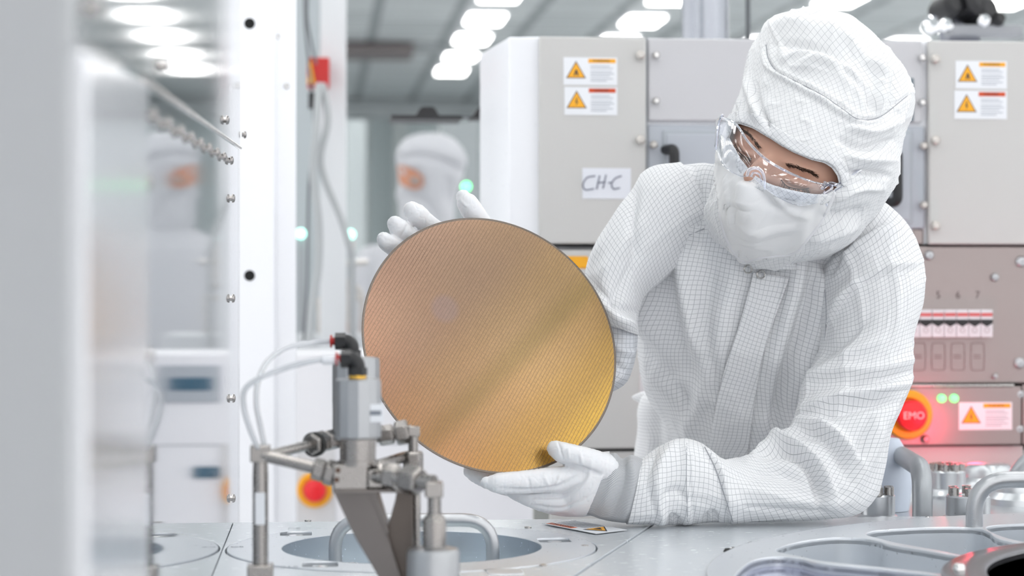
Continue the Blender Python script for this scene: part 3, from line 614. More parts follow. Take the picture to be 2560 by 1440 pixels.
for px, py in ((1320, 1318), (1462, 1364), (1358, 1413), (770, 1301)):
    c = onZ(px, py, ZT + .0008); build('screw', lathe(c, [(.0038, -.001), (.0038, .0006), (.0018, .0002)], n=20), STEEL, t)
t = thing('chamber_lid', (C0[0], C0[1], ZT - .042), 'round recessed lid with a bent tube handle inside the ring plate', 'lid')
build('lid_disc', lathe((C0[0], C0[1], ZT - .052), [(RI - .001, 0), (RI - .001, .011), (RI - .004, .0125), (RI - .022, .0125), (RI - .026, .0155), (0.001, .0155)], n=96), mat('lid_plate', (.76, .85, .88), .35, .15), t)
hl = P(838, 1300, 2.10); hr = P(1232, 1300, 2.10); zb = ZT - .037; zt_ = hl[2] - .0
build('handle', bent([(hl[0], hl[1], zb), (hl[0], hl[1], zt_), (hr[0], hr[1], zt_), (hr[0], hr[1], zb)], .03, .0068, 24), ALU, t)
for px, py in ((755, 1390), (1297, 1388), (1180, 1430), (880, 1425)):
    c = onZ(px, py, ZT - .036)
    if np.hypot(c[0] - C0[0], c[1] - C0[1]) < RI - .012: build('screw', lathe(c, [(.0075, -.004), (.0075, .006), (.0065, .0075), (.003, .0075), (.003, .004)], n=24), STEEL, t)
c = onZ(940, 1372, ZT - .036); build('knob', lathe((c[0], C0[1] + .03, ZT - .037), [(.016, 0), (.016, .004), (.012, .012), (.004, .014)], n=24), STEELD, t)
# warning sticker lying on the deck
q = [onZ(x, y, ZT + .0004) for x, y in ((1355, 1311), (1432, 1302), (1571, 1326), (1490, 1337))]
ux, uy = q[3] - q[0], q[1] - q[0]; O = q[0] + (0, 0, .0009)
qp = lambda u, v, z=.0004: O + ux * u + uy * v + (0, 0, z)
def rnd4(pts): return crom_closed(pts, 1)
lab = build('deck_warning_label', prism([qp(0, 0, 0), qp(0, 1, 0), qp(1, 1, 0), qp(1, 0, 0)], (0, 0, .0003)), PAPER, DK)
build('header', prism([qp(.04, .06), qp(.04, .26), qp(.52, .26), qp(.52, .06)], (0, 0, .0001)), mat('salmon_label', (.85, .22, .10), .5), lab)
build('print_lines', join(*[prism([qp(.06, v), qp(.06, v + .03), qp(.62, v + .03), qp(.62, v)], (0, 0, .0001)) for v in (.34, .42, .50, .58, .66, .74, .82, .9)]), mat('pale_ink', (.42, .45, .50), .6), lab)
build('header_text', textgeo('DANGER', qp(.28, .16, .0007), ux / np.linalg.norm(ux), uy / np.linalg.norm(uy), .011), INKB, lab)
tr = [qp(.70, .12), qp(.97, .40), qp(.70, .90)]; tr = [qp(.64, .10), qp(.96, .10), qp(.96, .86)]
tr = [qp(.68, .15), qp(.95, .45), qp(.66, .88)]
build('triangle_border', prism(tr, (0, 0, .0002)), INKB, lab); cc = sum(tr) / 3
build('triangle', prism([cc + (v - cc) * .8 + (0, 0, .0003) for v in tr], (0, 0, .0001)), YEL, lab)
build('symbol', prism([cc + (v - cc) * .3 * s + (0, 0, .0006) for v, s in zip(tr, (1, 1.4, 1))], (0, 0, .0001)), INKB, lab)

# ---- large pocketed lid
ZL = ZT + .004
t = thing('pocketed_lid', (LC[0], LC[1], ZT), 'large round machined lid with deep rounded pockets at the right of the deck', 'lid')
pk = {'a': [(1835, 1450), (1850, 1425), (1885, 1400), (1940, 1391), (2000, 1396), (2040, 1406), (2090, 1412), (2250, 1427), (2345, 1441), (2340, 1475), (2200, 1520), (1950, 1530), (1850, 1490)],
      'b': [(1943, 1378), (1955, 1366), (2010, 1352), (2080, 1344), (2150, 1345), (2195, 1352), (2230, 1362), (2340, 1380), (2440, 1399), (2420, 1412), (2360, 1433), (2300, 1428), (2200, 1417), (2060, 1402), (2000, 1390)],
      'c': [(2168, 1337), (2180, 1328), (2240, 1322), (2330, 1318), (2430, 1319), (2470, 1329), (2495, 1346), (2560, 1360), (2660, 1380), (2560, 1384), (2460, 1396), (2350, 1376), (2240, 1356), (2205, 1347)],
      'd': [(2466, 1320), (2500, 1312), (2580, 1309), (2700, 1312), (2780, 1340), (2700, 1372), (2600, 1362), (2510, 1342)]}
PK = {k: [tuple(onZ(x, y, ZL)[:2]) for x, y in crom_closed(v, 6)] for k, v in pk.items()}
hc = np.array(cw(.66, 1.80)); HR = .30
hubh = circ(cw(.70, 1.80), .285, 120)
plate('lid_plate', circ(LC, LR, 200), list(PK.values()) + [hubh], ZL, .008, DECK2, t, .0014)
for k, v in PK.items():
    n = len(v); c = np.mean(v, 0); dep = .035 if k != 'a' else .010
    V = [(x, y, ZL - .003) for x, y in v] + [(x, y, ZL - dep) for x, y in v] + [(c[0] + (x - c[0]) * 1.02, c[1] + (y - c[1]) * 1.02, ZL - dep) for x, y in v] + [(c[0] + (x - c[0]) * 1.02, c[1] + (y - c[1]) * 1.02, ZL - .003) for x, y in v]
    Fc = [(r * n + i, r * n + (i + 1) % n, ((r + 1) % 4) * n + (i + 1) % n, ((r + 1) % 4) * n + i) for r in range(4) for i in range(n)]
    build('pocket_wall', (V, Fc), DECK2, t)
    build('pocket_window' if k == 'a' else 'pocket_floor', prism([(x, y, ZL - dep - .001) for x, y in v], (0, 0, .0015)), mat('violet_window', (.34, .36, .52), .04, .6) if k == 'a' else mat('pocket_floor', (.52, .56, .60), .4, .3), t)
hub = np.array(cw(.70, 1.80))
build('hub_ring', lathe((hub[0], hub[1], ZL), [(.322, .0005), (.322, .005), (.320, .0065), (.284, .0065), (.282, .005), (.282, .0005)], n=160), mat('hub_grey', (.10, .10, .11), .22, .6), t)
build('hub_bowl', lathe((hub[0], hub[1], ZL - .03), [(.284, 0), (.284, .001), (.001, .001)], n=80), mat('bowl_black', (.004, .004, .004), .7, spec=.1), t)
p = onZ(2397, 1424, ZL + .0065); build('screw', lathe(p, [(.006, -.002), (.0058, .003), (.004, .0055), (.001, .0062)], n=24), CHROME, t)
p = onZ(2436, 1316, ZL); zt_ = P(2436, 1202, np.dot(p - CAM, FW))[2]
build('handle', bent([(p[0], p[1], ZL - .001), (p[0], p[1], zt_), (p[0] + .16, p[1] - .01, zt_ + .004), (p[0] + .16, p[1] - .01, ZL)], .036, .0092, 28), ALU, t)

# ---- second chamber behind the deck on the right
p = P(2360, 1290, 2.7); ZB = ZT - .02
t = thing('rear_chamber', (p[0], 2.75, 0), 'silvery chamber top with bolted flanges behind the right end of the deck', 'chamber')
x0 = onY(2178, 1290, 2.40)[0]
SIL = mat('cast_silver', (.62, .64, .66), .3, .85, bump=.1, bscale=200)
build('top_plate', box((x0, 2.36, ZB - .05), (2.3, 3.02, ZB)), SIL, t, .004)
build('body', box((x0 + .01, 2.37, 0), (2.28, 3.0, ZB - .05)), mat('body_grey', (.55, .57, .59), .5), t, .004)
def flange(px, py, d, R, hexn=6, dome=0., name='flange'):
    c = P(px, py, d); c[2] = ZB; hh = .022
    f = build(name, lathe(c, [(R * 1.35, 0), (R * 1.35, .004), (R * 1.15, .010), (R, .012), (R, .012 + hh), (R * .92, .014 + hh), (R * .5, .014 + hh), (R * .45, .008 + hh)], n=48), SIL, t)
    for k in range(hexn):
        a = 2 * PI * k / hexn + .3; q = c + (math.cos(a) * R * .74, math.sin(a) * R * .74, .014 + hh)
        build('bolt', join(lathe(q, [(.0055, -.001), (.0055, .009), (.0028, .0092), (.0026, .004)], n=20)), STEEL, f)
flange(2195, 1280, 2.47, .020); flange(2420, 1280, 2.46, .026); flange(2368, 1240, 2.78, .024, 8)
def bulb(px, py, d, R):
    c = P(px, py, d); c[2] = ZB; build('port_base', lathe(c, [(R * 1.5, 0), (R * 1.45, .008), (R * 1.15, .016), (R * 1.1, .026), (R, .032), (R * .9, .034)], n=48), SIL, t)
bulb(2217, 1240, 2.75, .026); bulb(2548, 1240, 2.70, .032); bulb(2300, 1250, 2.9, .03); bulb(2470, 1250, 2.9, .03)
h = P(2306, 1288, 2.425); h2 = P(2217, 1160, 2.75)
TG = mat('tube_grey', (.40, .42, .44), .38, .6, bump=.2, bscale=900)
hz = P(2306, 1172, 2.425)[2]; 
build('lift_tube', bent([(h[0], h[1], ZB), (h[0], h[1], hz), (h2[0], h2[1], hz + .0), (h2[0], h2[1], ZB + .02)], .035, .0118, 32), TG, t, label='thick bent grey tube')
build('slot', prism([P(2290, 1150 + 0, 2.412), P(2320, 1172, 2.4125), P(2320, 1250, 2.4125), P(2298, 1250, 2.4125)], (0, .0, 0.0005)), STEEL, t) if False else None
h = P(2545, 1240, 2.70); hz = P(2545, 1150, 2.70)[2]
build('lift_tube', bent([(h[0], h[1], ZB + .02), (h[0], h[1], hz), (h[0] + .25, h[1] - .02, hz + .01), (h[0] + .25, h[1], ZB)], .045, .0165, 32), TG, t, label='thick bent grey tube')
tag(build('waste_bag', lathe(P(2212, 1130, 2.62) * (1, 1, 0) + (0, 0, ZB + .0005), [(.03, 0), (.034, .03), (.03, .07), (.018, .09)], n=24), mat('blue_white', (.60, .66, .76), .5)), 'pale bluish cover peeking out behind the elbow', 'cover')

# ================================================================ VALVES
D = 1.76
def v(px, py, d=D): return P(px, py, d)
s = 1 / (F / D)
t = thing('valve_manifold', (v(900, 1440)[0], v(900, 1440)[1], ZT), 'blurred steel valve manifold with tube fittings standing on the deck before the wafer', 'valve'); VM = t
VA = mat('valve_aluminium', (.42, .43, .445), .33, .85, bump=.05, bscale=200); VS = mat('valve_steel', (.34, .32, .305), .26, 1., bump=.05, bscale=200)
def act(px, y0, y1, r, d, n=16, name='actuator'):
    c = v(px, y1, d); h = (y1 - y0) * d / F
    return build(name, lathe(c, [(r * .9, 0), (r, .0015), (r, h - .004), (r * .97, h - .001), (r * .8, h), (.001, h)], n=n), VA, t, smooth=True, ang=15)
act(895, 946, 1096, 58.5 * s, D, 14); act(890, 893, 1100, 60 * 1.9 / F, 1.90, 14)
a = v(938, 1033, D - 59 * s * .75); lb = build('actuator_label', box(a + (-.007, -.0004, -.0075), a + (.007, .004, .0075)), PAPER, t)
build('print_lines', box(a + (-.005, -.0007, -.0018), a + (.005, -.0003, .0022)), INK, lb)
build('valve_neck', cyl(v(895, 1096), v(895, 1150), .0150), VS, t); build('valve_neck', cyl(v(890, 1096, 1.9), v(890, 1190, 1.9), .0150), VS, t)
build('neck_ring', cyl(v(895, 1150), v(895, 1163), .0172), VS, t)
build('valve_body', box(v(832, 1222, D - .0) + (0, -.016, 0), v(918, 1158, D) + (0, .016, 0)), VS, t, .0015)
build('valve_body', box(v(918, 1218) + (0, -.012, 0), v(1000, 1170) + (0, .012, 0)), VS, t, .0015)
for px, py in ((845, 1176), (842, 1200)): c = v(px, py, D - .0162); build('port_hole', cyl(c, c + (0, .002, 0), .0022), mat('bolt_brown', (.10, .05, .03), .5), t)
def tubeseg(a, b, r, m=VS, name='tube'): return build(name, tube([a, b], r, 20, 1, cap=False), m, t)
def nut(a, b, r, n=6, name='hex_nut'):
    a = np.array(a); b = np.array(b); e = b - a; o_ = [cyl(a, a + e * .12, r * .86, r, n), cyl(a + e * .12, a + e * .88, r, r, n), cyl(a + e * .88, b, r, r * .86, n)]
    return build(name, join(*o_), VS, t, bevel=.0006, ang=20)
# left post
LP0 = v(651, 1440, 1.77); zpt = v(651, 1130, 1.77)[2]
build('post', lathe((LP0[0], LP0[1], ZT), [(.0125, 0), (.0125, .012), (.0066, .0125), (.0066, zpt - ZT - .02), (.0058, zpt - ZT)], n=28), VS, t)
build('collar_block', box(LP0 * (1, 1, 0) + (-.011, -.011, v(0, 1440, 1.77)[2] - .004), LP0 * (1, 1, 0) + (.011, .011, v(0, 1410, 1.77)[2])), VS, t, .0015)
build('post_block', box(LP0 * (1, 1, 0) + (-.0085, -.010, zpt - .008), LP0 * (1, 1, 0) + (.0085, .010, zpt + .006)), VS, t, .001)
a = v(650, 1272, 1.761); build('post_label', box(a + (-.0042, -.0006, -.0135), a + (.0042, .003, .0135)), PAPER, t, .0004)
# tubes from post to valve
tubeseg(v(655, 1142, 1.80), v(800, 1106, 1.88), .0046); tubeseg(v(655, 1138, 1.765), v(800, 1172, D), .0052)
nut(v(776, 1112, 1.865), v(812, 1103, 1.885), .0105); nut(v(812, 1103, 1.885), v(850, 1094, 1.90), .0095)
build('seal_ring', cyl(v(782, 1112, 1.868), v(790, 1110, 1.873), .0112), mat('seal_black', (.02, .02, .02), .5), t)
nut(v(782, 1170, D), v(812, 1178, D), .0098); nut(v(812, 1178, D), v(838, 1186, D), .0112)
# right, upper row (rear valve)
tubeseg(v(940, 1092, 1.90), v(1030, 1078, 1.90), .006); nut(v(946, 1090, 1.90), v(985, 1084, 1.90), .0095); nut(v(988, 1084, 1.90), v(1022, 1078, 1.90), .0112)
build('elbow_block', box(v(1019, 1090, 1.90) + (0, -.008, 0), v(1049, 1065, 1.90) + (0, .008, 0)), VS, t, .001)
tubeseg(v(1033, 1088, 1.90), v(1033, 1250, 1.90), .0045); nut(v(1033, 1128, 1.90), v(1033, 1178, 1.90), .0095)
build('tube', tube([v(930, 1168, 1.83), v(1012, 1142, 1.90)], .0050, 20, 1), VS, t)
# right, lower row (front valve)
tubeseg(v(905, 1188), v(1085, 1205, 1.72), .006); nut(v(925, 1188), v(958, 1191), .0105); nut(v(962, 1190, 1.75), v(1000, 1196, 1.745), .0118); nut(v(1010, 1196, 1.74), v(1052, 1204, 1.73), .0125)
build('elbow_block', box(v(1062, 1242, 1.72) + (0, -.009, 0), v(1107, 1204, 1.72) + (0, .009, 0)), VS, t, .001)
tubeseg(v(1086, 1240, 1.72), v(1086, 1300, 1.72), .0055); build('coupling', lathe(v(1086, 1372, 1.72), [(.0098, 0), (.0098, .022), (.0085, .026), (.0060, .0285), (.0060, .03)], n=28), VS, t)
cb = v(1083, 1372, 1.72); build('filter_body', lathe((cb[0], cb[1], ZT), [(.022, 0), (.022, cb[2] - ZT - .003), (.0205, cb[2] - ZT), (.012, cb[2] - ZT + .002)], n=36), VA, t)
build('tube', tube([v(1040, 1200, 1.80), v(1040, 1300, 1.80), (v(1040, 1300, 1.80)[0], v(1040, 1300, 1.80)[1], ZT)], .004, 16, 1), VS, t)
# bracket of folded sheet under the valve bodies
BRK = mat('bracket_sheet', (.20, .18, .17), .36, .9)
zt0 = v(0, 1223, D)[2]
def fromto(pts, d, th): return prism([v(x, y, d) for x, y in pts], FW * th)
build('bracket_shelf', box(v(832, 1228) + (0, -.018, 0), v(1032, 1220) + (0, .10, 0)), BRK, t, .0004)
build('bracket_leg', fromto([(832, 1226), (922, 1226), (968, 1336), (1000, 1440), (1030, 1530), (985, 1530), (945, 1440), (886, 1340)], 1.765, .003), BRK, t, .0004)
build('bracket_leg', fromto([(1032, 1226), (992, 1226), (988, 1250), (966, 1330), (958, 1440), (952, 1530), (1032, 1530)], 1.775, .003), mat('bracket_dark', (.16, .135, .12), .45, .9), t, .0004)
build('bracket_flange', prism([v(940, 1226, 1.765), v(918, 1226, 1.765), v(966, 1345, 1.765), v(972, 1330, 1.765)], FW * .03), BRK, t, .0004)
# push-in fittings and air tubes
def elbow_fit(px, py, d, lab):
    f = build('push_elbow', bent([v(px - 32, py, d), v(px + 8, py, d), v(px + 8, py + 42, d)], .008, .0066, 20), BLACK, t, label='black push-in elbow fitting')
    build('hex_cap', cyl(v(px - 34, py, d), v(px - 8, py, d), .0078, n=6), BLACK, f); build('hex_cap', cyl(v(px + 8, py + 22, d), v(px + 8, py + 42, d), .0082, n=6), BLACK, f)
    build('release_collar', join(cyl(v(px - 42, py, d), v(px - 34, py, d), .0036), cyl(v(px - 46, py, d), v(px - 42, py, d), .0058)), RED, f)
    return f
elbow_fit(872, 853, 1.90, ''); f = elbow_fit(886, 897, D, '')
build('brass_base', cyl(v(894, 938), v(894, 948), .0075), BRASS, t); build('brass_base', cyl(v(880, 893, 1.9), v(880, 900, 1.9), .0072), BRASS, t)
build('air_tube', tube([v(828, 853, 1.90), v(780, 857, 1.90), (v(715, 870, 1.88)), v(668, 905, 1.85), v(645, 955, 1.82), v(641, 1010, 1.80), v(652, 1070, 1.79), v(662, 1118, 1.775)], .0024, 12, 8), TUBEM, t, label='thin translucent air tube, upper loop')
build('air_tube', tube([v(842, 899, D), v(790, 901, D), v(720, 918, D), v(650, 945, D), v(612, 975, D), v(610, 1020, D), v(626, 1075, D), v(644, 1118, D)], .0024, 12, 8), TUBEM, t, label='thin translucent air tube, lower loop')
build('air_tube_end', tube([v(842, 899, D), v(812, 900, D)], .0040, 12, 1), mat('white_tube_sleeve', (.85, .86, .9), .3), t)
# ================================================================ WAFER
wc = P(1229, 858, 2.30); nrm = -FW * math.cos(math.radians(30.2)) + (RT + UP) * math.sin(math.radians(30.2)) / math.sqrt(2); nrm /= np.linalg.norm(nrm)
# wafer axes: local y runs along the die columns
cdir = RT * math.cos(math.radians(60)) + UP * math.sin(math.radians(60))
k_ = -(cdir @ nrm) / (FW @ nrm); ay = cdir + FW * k_; ay /= np.linalg.norm(ay); ax = np.cross(ay, nrm)
def wafer_mat():
    m = bpy.data.materials.new('wafer_film'); m.use_nodes = True; nt = m.node_tree; N = nt.nodes; L = nt.links; b = N['Principled BSDF']
    tc = N.new('ShaderNodeTexCoord'); sp = N.new('ShaderNodeSeparateXYZ'); L.new(tc.outputs['Object'], sp.inputs[0])
    def math_(op, a, bb=None, c=None):
        n = N.new('ShaderNodeMath'); n.operation = op
        for i, x in enumerate((a, bb, c)):
            if x is None: continue
            if isinstance(x, (int, float)): n.inputs[i].default_value = x
            else: L.new(x, n.inputs[i])
        return n.outputs[0]
    X, Y = sp.outputs[0], sp.outputs[1]
    def line(src, pitch, w, soft, off=0.):
        f = math_('PINGPONG', math_('ADD', math_('DIVIDE', src, pitch), off), .5); r = N.new('ShaderNodeMapRange'); r.interpolation_type = 'SMOOTHSTEP'
        r.inputs[1].default_value = w; r.inputs[2].default_value = w + soft; r.inputs[3].default_value = 1; r.inputs[4].default_value = 0; L.new(f, r.inputs[0]); return r.outputs[0]
    # film tint bands, fixed to the wafer
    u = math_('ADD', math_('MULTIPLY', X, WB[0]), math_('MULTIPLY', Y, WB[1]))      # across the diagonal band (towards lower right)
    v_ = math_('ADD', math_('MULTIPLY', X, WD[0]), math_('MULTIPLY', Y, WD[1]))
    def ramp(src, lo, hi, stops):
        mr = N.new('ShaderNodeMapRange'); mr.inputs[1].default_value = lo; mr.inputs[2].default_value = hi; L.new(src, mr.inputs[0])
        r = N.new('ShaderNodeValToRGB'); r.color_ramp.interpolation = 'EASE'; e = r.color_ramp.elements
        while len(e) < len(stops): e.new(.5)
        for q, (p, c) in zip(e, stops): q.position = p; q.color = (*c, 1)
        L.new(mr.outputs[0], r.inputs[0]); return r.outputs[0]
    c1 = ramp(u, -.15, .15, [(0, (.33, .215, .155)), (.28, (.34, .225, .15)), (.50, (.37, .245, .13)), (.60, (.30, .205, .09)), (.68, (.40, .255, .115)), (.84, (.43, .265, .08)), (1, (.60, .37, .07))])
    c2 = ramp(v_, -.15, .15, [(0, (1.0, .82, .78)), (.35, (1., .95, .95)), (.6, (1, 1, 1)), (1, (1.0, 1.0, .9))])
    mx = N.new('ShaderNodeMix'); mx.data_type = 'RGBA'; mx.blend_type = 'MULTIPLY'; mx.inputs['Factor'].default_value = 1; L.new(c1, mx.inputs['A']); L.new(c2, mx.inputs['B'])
    # die grid
    g1 = line(X, .0036, .05, .09); g2 = line(Y, .0054, .03, .05); fine = line(Y, .0013, .10, .2); fx = line(X, .0012, .12, .2)
    grid = math_('MAXIMUM', g1, math_('MULTIPLY', g2, .4)); grid = math_('MAXIMUM', grid, math_('MULTIPLY', math_('MULTIPLY', fine, fx), .55))
    m2 = N.new('ShaderNodeMix'); m2.data_type = 'RGBA'; m2.inputs['B'].default_value = (.20, .13, .085, 1); L.new(mx.outputs['Result'], m2.inputs['A']); L.new(math_('MULTIPLY', grid, .75), m2.inputs['Factor'])
    # fine noise speckle over the film colour
    nz = N.new('ShaderNodeTexNoise'); nz.inputs['Scale'].default_value = 1500; L.new(tc.outputs['Object'], nz.inputs[0])
    m3 = N.new('ShaderNodeMix'); m3.data_type = 'RGBA'; m3.blend_type = 'OVERLAY'; m3.inputs['Factor'].default_value = .35; L.new(m2.outputs['Result'], m3.inputs['A']); L.new(nz.outputs[0], m3.inputs['B'])
    # bare edge ring and partial dies
    rr = math_('SQRT', math_('ADD', math_('MULTIPLY', X, X), math_('MULTIPLY', Y, Y))); ed = N.new('ShaderNodeMapRange'); ed.inputs[1].default_value = .1472; ed.inputs[2].default_value = .1476; L.new(rr, ed.inputs[0])
    m4 = N.new('ShaderNodeMix'); m4.data_type = 'RGBA'; m4.inputs['B'].default_value = (.17, .14, .12, 1); L.new(m3.outputs['Result'], m4.inputs['A']); L.new(ed.outputs[0], m4.inputs['Factor'])
    # faint purple reflection at the centre-left, painted into the film colour
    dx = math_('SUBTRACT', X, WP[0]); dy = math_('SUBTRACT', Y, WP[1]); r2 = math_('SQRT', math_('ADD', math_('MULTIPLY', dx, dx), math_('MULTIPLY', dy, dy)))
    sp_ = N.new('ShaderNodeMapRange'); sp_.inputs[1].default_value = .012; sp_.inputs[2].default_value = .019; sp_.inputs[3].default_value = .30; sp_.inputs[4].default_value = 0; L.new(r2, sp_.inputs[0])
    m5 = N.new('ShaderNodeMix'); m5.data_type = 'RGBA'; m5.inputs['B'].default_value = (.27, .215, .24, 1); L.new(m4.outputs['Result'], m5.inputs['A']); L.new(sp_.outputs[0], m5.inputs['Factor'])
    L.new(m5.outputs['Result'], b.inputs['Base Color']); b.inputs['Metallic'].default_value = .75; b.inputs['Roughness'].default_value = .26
    bp = N.new('ShaderNodeBump'); bp.inputs['Strength'].default_value = .25; bp.inputs['Distance'].default_value = .0002; L.new(grid, bp.inputs['Height']); L.new(bp.outputs[0], b.inputs['Normal']); return m
def loc2(px, py):
    """wafer-local x,y of a frame pixel"""
    dr = P(px, py, 1.) - CAM; t_ = ((wc - CAM) @ nrm) / (dr @ nrm); q = CAM + dr * t_ - wc; return np.array([q @ ax, q @ ay])
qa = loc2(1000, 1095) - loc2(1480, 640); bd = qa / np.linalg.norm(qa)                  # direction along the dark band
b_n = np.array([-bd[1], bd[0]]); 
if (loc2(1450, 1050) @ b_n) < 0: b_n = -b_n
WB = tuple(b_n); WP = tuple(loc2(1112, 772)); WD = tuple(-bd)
Rm = Matrix([[ax[0], ay[0], nrm[0]], [ax[1], ay[1], nrm[1]], [ax[2], ay[2], nrm[2]]])
prof = [(.1490, -.0004), (.1498, -.0003), (.15, 0), (.1498, .0003), (.1490, .0004)]
V, Fc = lathe((0, 0, 0), prof, (0, 0, 1), 256)
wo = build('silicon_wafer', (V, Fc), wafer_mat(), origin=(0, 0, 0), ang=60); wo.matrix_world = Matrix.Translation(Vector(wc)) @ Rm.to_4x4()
tag(wo, 'large round golden iridescent silicon wafer held upright in both gloved hands', 'wafer')

# ================================================================ TECHNICIAN
t = thing('person', P(1850, 1300, 2.75) * (1, 1, 0), 'person in white gridded cleanroom suit, hood, mask and goggles, leaning over and holding the wafer', 'person'); ME = t
def garment(name, rows, strokes, m, n=160, sub=14, e=2.2, noise=None, parent=None, mult=1., cap=True, keep=None, label=None):
    V, Fq, UV, q, mm = loft(rows, n, sub, e)
    V = sculpt(V, Fq, strokes, noise, UV, mult)
    V[:, :].reshape(mm, q, 3)[:, -1] = V.reshape(mm, q, 3)[:, 0]
    Fl = capped(V, Fq, q, mm) if cap else [tuple(f) for f in Fq]
    o = build(name, (V, Fl), m, parent or ME, uv=UV, ang=180, label=label)
    return o, V, Fq, UV
NZ = [(.0022, 22, 9, 3), (.0012, 55, 30, 40)]
# --- torso
rows = [(1850, 430, 2080, 500, 2.50, .05), (1740, 412, 2150, 490, 2.52, .065), (1652, 438, 2205, 520, 2.53, .085), (1600, 500, 2235, 600, 2.54, .10), (1580, 600, 2225, 700, 2.55, .112), (1582, 720, 2180, 810, 2.56, .118),
        (1594, 850, 2120, 910, 2.575, .12), (1612, 960, 2090, 1010, 2.60, .12), (1668, 1060, 2075, 1100, 2.62, .12), (1715, 1160, 2050, 1190, 2.65, .125), (1700, 1260, 2010, 1280, 2.69, .13), (1660, 1400, 1960, 1400, 2.74, .13), (1640, 1620, 1940, 1620, 2.79, .13), (1660, 1800, 1930, 1800, 2.8, .12)]
st = [  # folds radiating from the neck and armpits
    ([(1790, 640), (1765, 800), (1790, 960)], 16, 30, -.007), ([(1840, 660), (1800, 820), (1750, 980), (1720, 1080)], 22, 22, .006),
    ([(1975, 690), (1930, 860), (1895, 1020)], 16, 34, -.006), ([(2010, 650), (1960, 800), (1900, 980)], 26, 26, .008),
    ([(2040, 620), (2010, 780), (1950, 980), (1925, 1120)], 14, 14, -.011), ([(2060, 700), (2040, 860), (1990, 1000)], 20, 20, .007),
    
    ([(1640, 560), (1660, 720), (1700, 880), (1760, 1020)], 30, 40, -.010), ([(1620, 480), (1600, 620), (1610, 780), (1650, 920)], 16, 26, .008),
    ([(1700, 600), (1710, 760), (1740, 900)], 22, 22, .006), ([(1600, 830), (1660, 940), (1740, 1060)], 26, 14, -.008),
    ([(1760, 600), (1700, 560), (1620, 580)], 10, 24, .004), ([(1650, 640), (1600, 590)], 14, 14, -.005), ([(1660, 440), (1700, 520), (1720, 620)], 20, 20, .007), ([(1740, 430), (1750, 560), (1745, 640)], 12, 20, -.007),
    ([(2050, 640), (2090, 700), (2075, 830)], 18, 18, -.012)]
TO, TV, TF, TU = garment('coverall', rows, st, SUIT, 220, 16, 2.5, [(.0035, 10, 5, 3), (.0016, 45, 22, 40)], mult=1.6)
tt = bvh(TV, TF)
def seam(name, tree, pts, r, m, parent=ME, off=.0, n=6, label=None):
    d = drape(tree, pts, off)
    if len(d) > 2: return build(name, tube(d, r, n, 1), m, parent, label=label)
seam('seam', tt, [(1588, 600), (1660, 610), (1760, 572)], .0007, THREAD, TO)

for px, py in ((1870, 673), (1902, 686)):
    p = hit(tt, px, py, .008)
    if p is not None: build('snap_ring', tube([p + (RT * math.cos(q) + UP * math.sin(q)) * .0046 for q in np.linspace(0, 2 * PI, 25)], .0009, 8, 1), STEEL, TO)
def strip(name, tree, A, B, m, parent, off=.001, nu=5):
    V = []; UVs = []; rws = 0; L_ = 0; prev = None
    ta = np.linspace(0, 1, 90); ia = lambda C, q: np.array([np.interp(q, np.linspace(0, 1, len(C)), C[:, k]) for k in (0, 1)])
    for q in ta:
        a, b = ia(A, q), ia(B, q); row = []
        for j in range(nu): p = a + (b - a) * j / (nu - 1); h = hit(tree, p[0], p[1], off); row.append(h)
        if any(h is None for h in row): continue
        if prev is not None: L_ += np.linalg.norm(row[0] - prev)
        prev = row[0]; V += row; UVs += [(L_, np.linalg.norm(row[j] - row[0])) for j in range(nu)]; rws += 1
    Fc = [(i * nu + j, i * nu + j + 1, (i + 1) * nu + j + 1, (i + 1) * nu + j) for i in range(rws - 1) for j in range(nu - 1)]
    o = build(name, (V, Fc), m, parent, uv=np.array(UVs), ang=180); s_ = o.modifiers.new('thick', 'SOLIDIFY'); s_.thickness = .0012; return o
pa = crom([(1884, 680), (1852, 800), (1802, 960), (1767, 1150)], 8); pb = crom([(1972, 694), (1905, 900), (1866, 1150)], 8)
strip('placket', tt, pa, pb, SUIT, TO, .0060, 30)
# --- hips behind (overexposed loose cloth) and legs
garment('trouser', [(1640, 975, 1800, 975, 2.74, .06), (1604, 1000, 1860, 1000, 2.75, .09), (1596, 1080, 1960, 1080, 2.77, .11), (1586, 1150, 1950, 1150, 2.80, .125), (1580, 1300, 1945, 1300, 2.82, .13), (1600, 1500, 1945, 1500, 2.84, .13)],
        [([(1650, 990), (1640, 1080), (1650, 1150)], 20, 20, -.008)], SUIT, 96, 10, 2.3, [(.003, 16, 7, 3)])
garment('coat_tail', [(1579, 992, 1583, 998, 2.80, .005), (1590, 985, 1606, 1012, 2.79, .012), (1612, 978, 1640, 1030, 2.78, .022), (1660, 975, 1700, 1050, 2.78, .03)], [], SUIT, 48, 6, 2)
zf = lambda px, z, d: CY - (z - ZC) * F / d
for x0, x1 in ((1605, 1765), (1775, 1940)):
    garment('trouser_leg', [(x0, 1480, x1, 1480, 2.84, .10), (x0 + 10, 1700, x1 - 10, 1700, 2.86, .10), (x0 + 10, 2200, x1 - 10, 2200, 2.88, .08), (x0 + 12, 2800, x1 - 12, 2800, 2.90, .07), (x0 + 14, zf(0, .06, 2.9), x1 - 14, zf(0, .06, 2.9), 2.90, .065)], [], SUIT, 48, 6, 2, [(.004, 16, 7, 3)])
    c = P((x0 + x1) / 2, 700, 2.86) * (1, 1, 0)
    build('boot', tube([c + (0, .06, .045), c + (0, 0, .045), c + (0, -.10, .035), c + (0, -.16, .03)], [.04, .045, .04, .028], 24, 6), mat('boot_white', (.78, .79, .8), .5), ME)
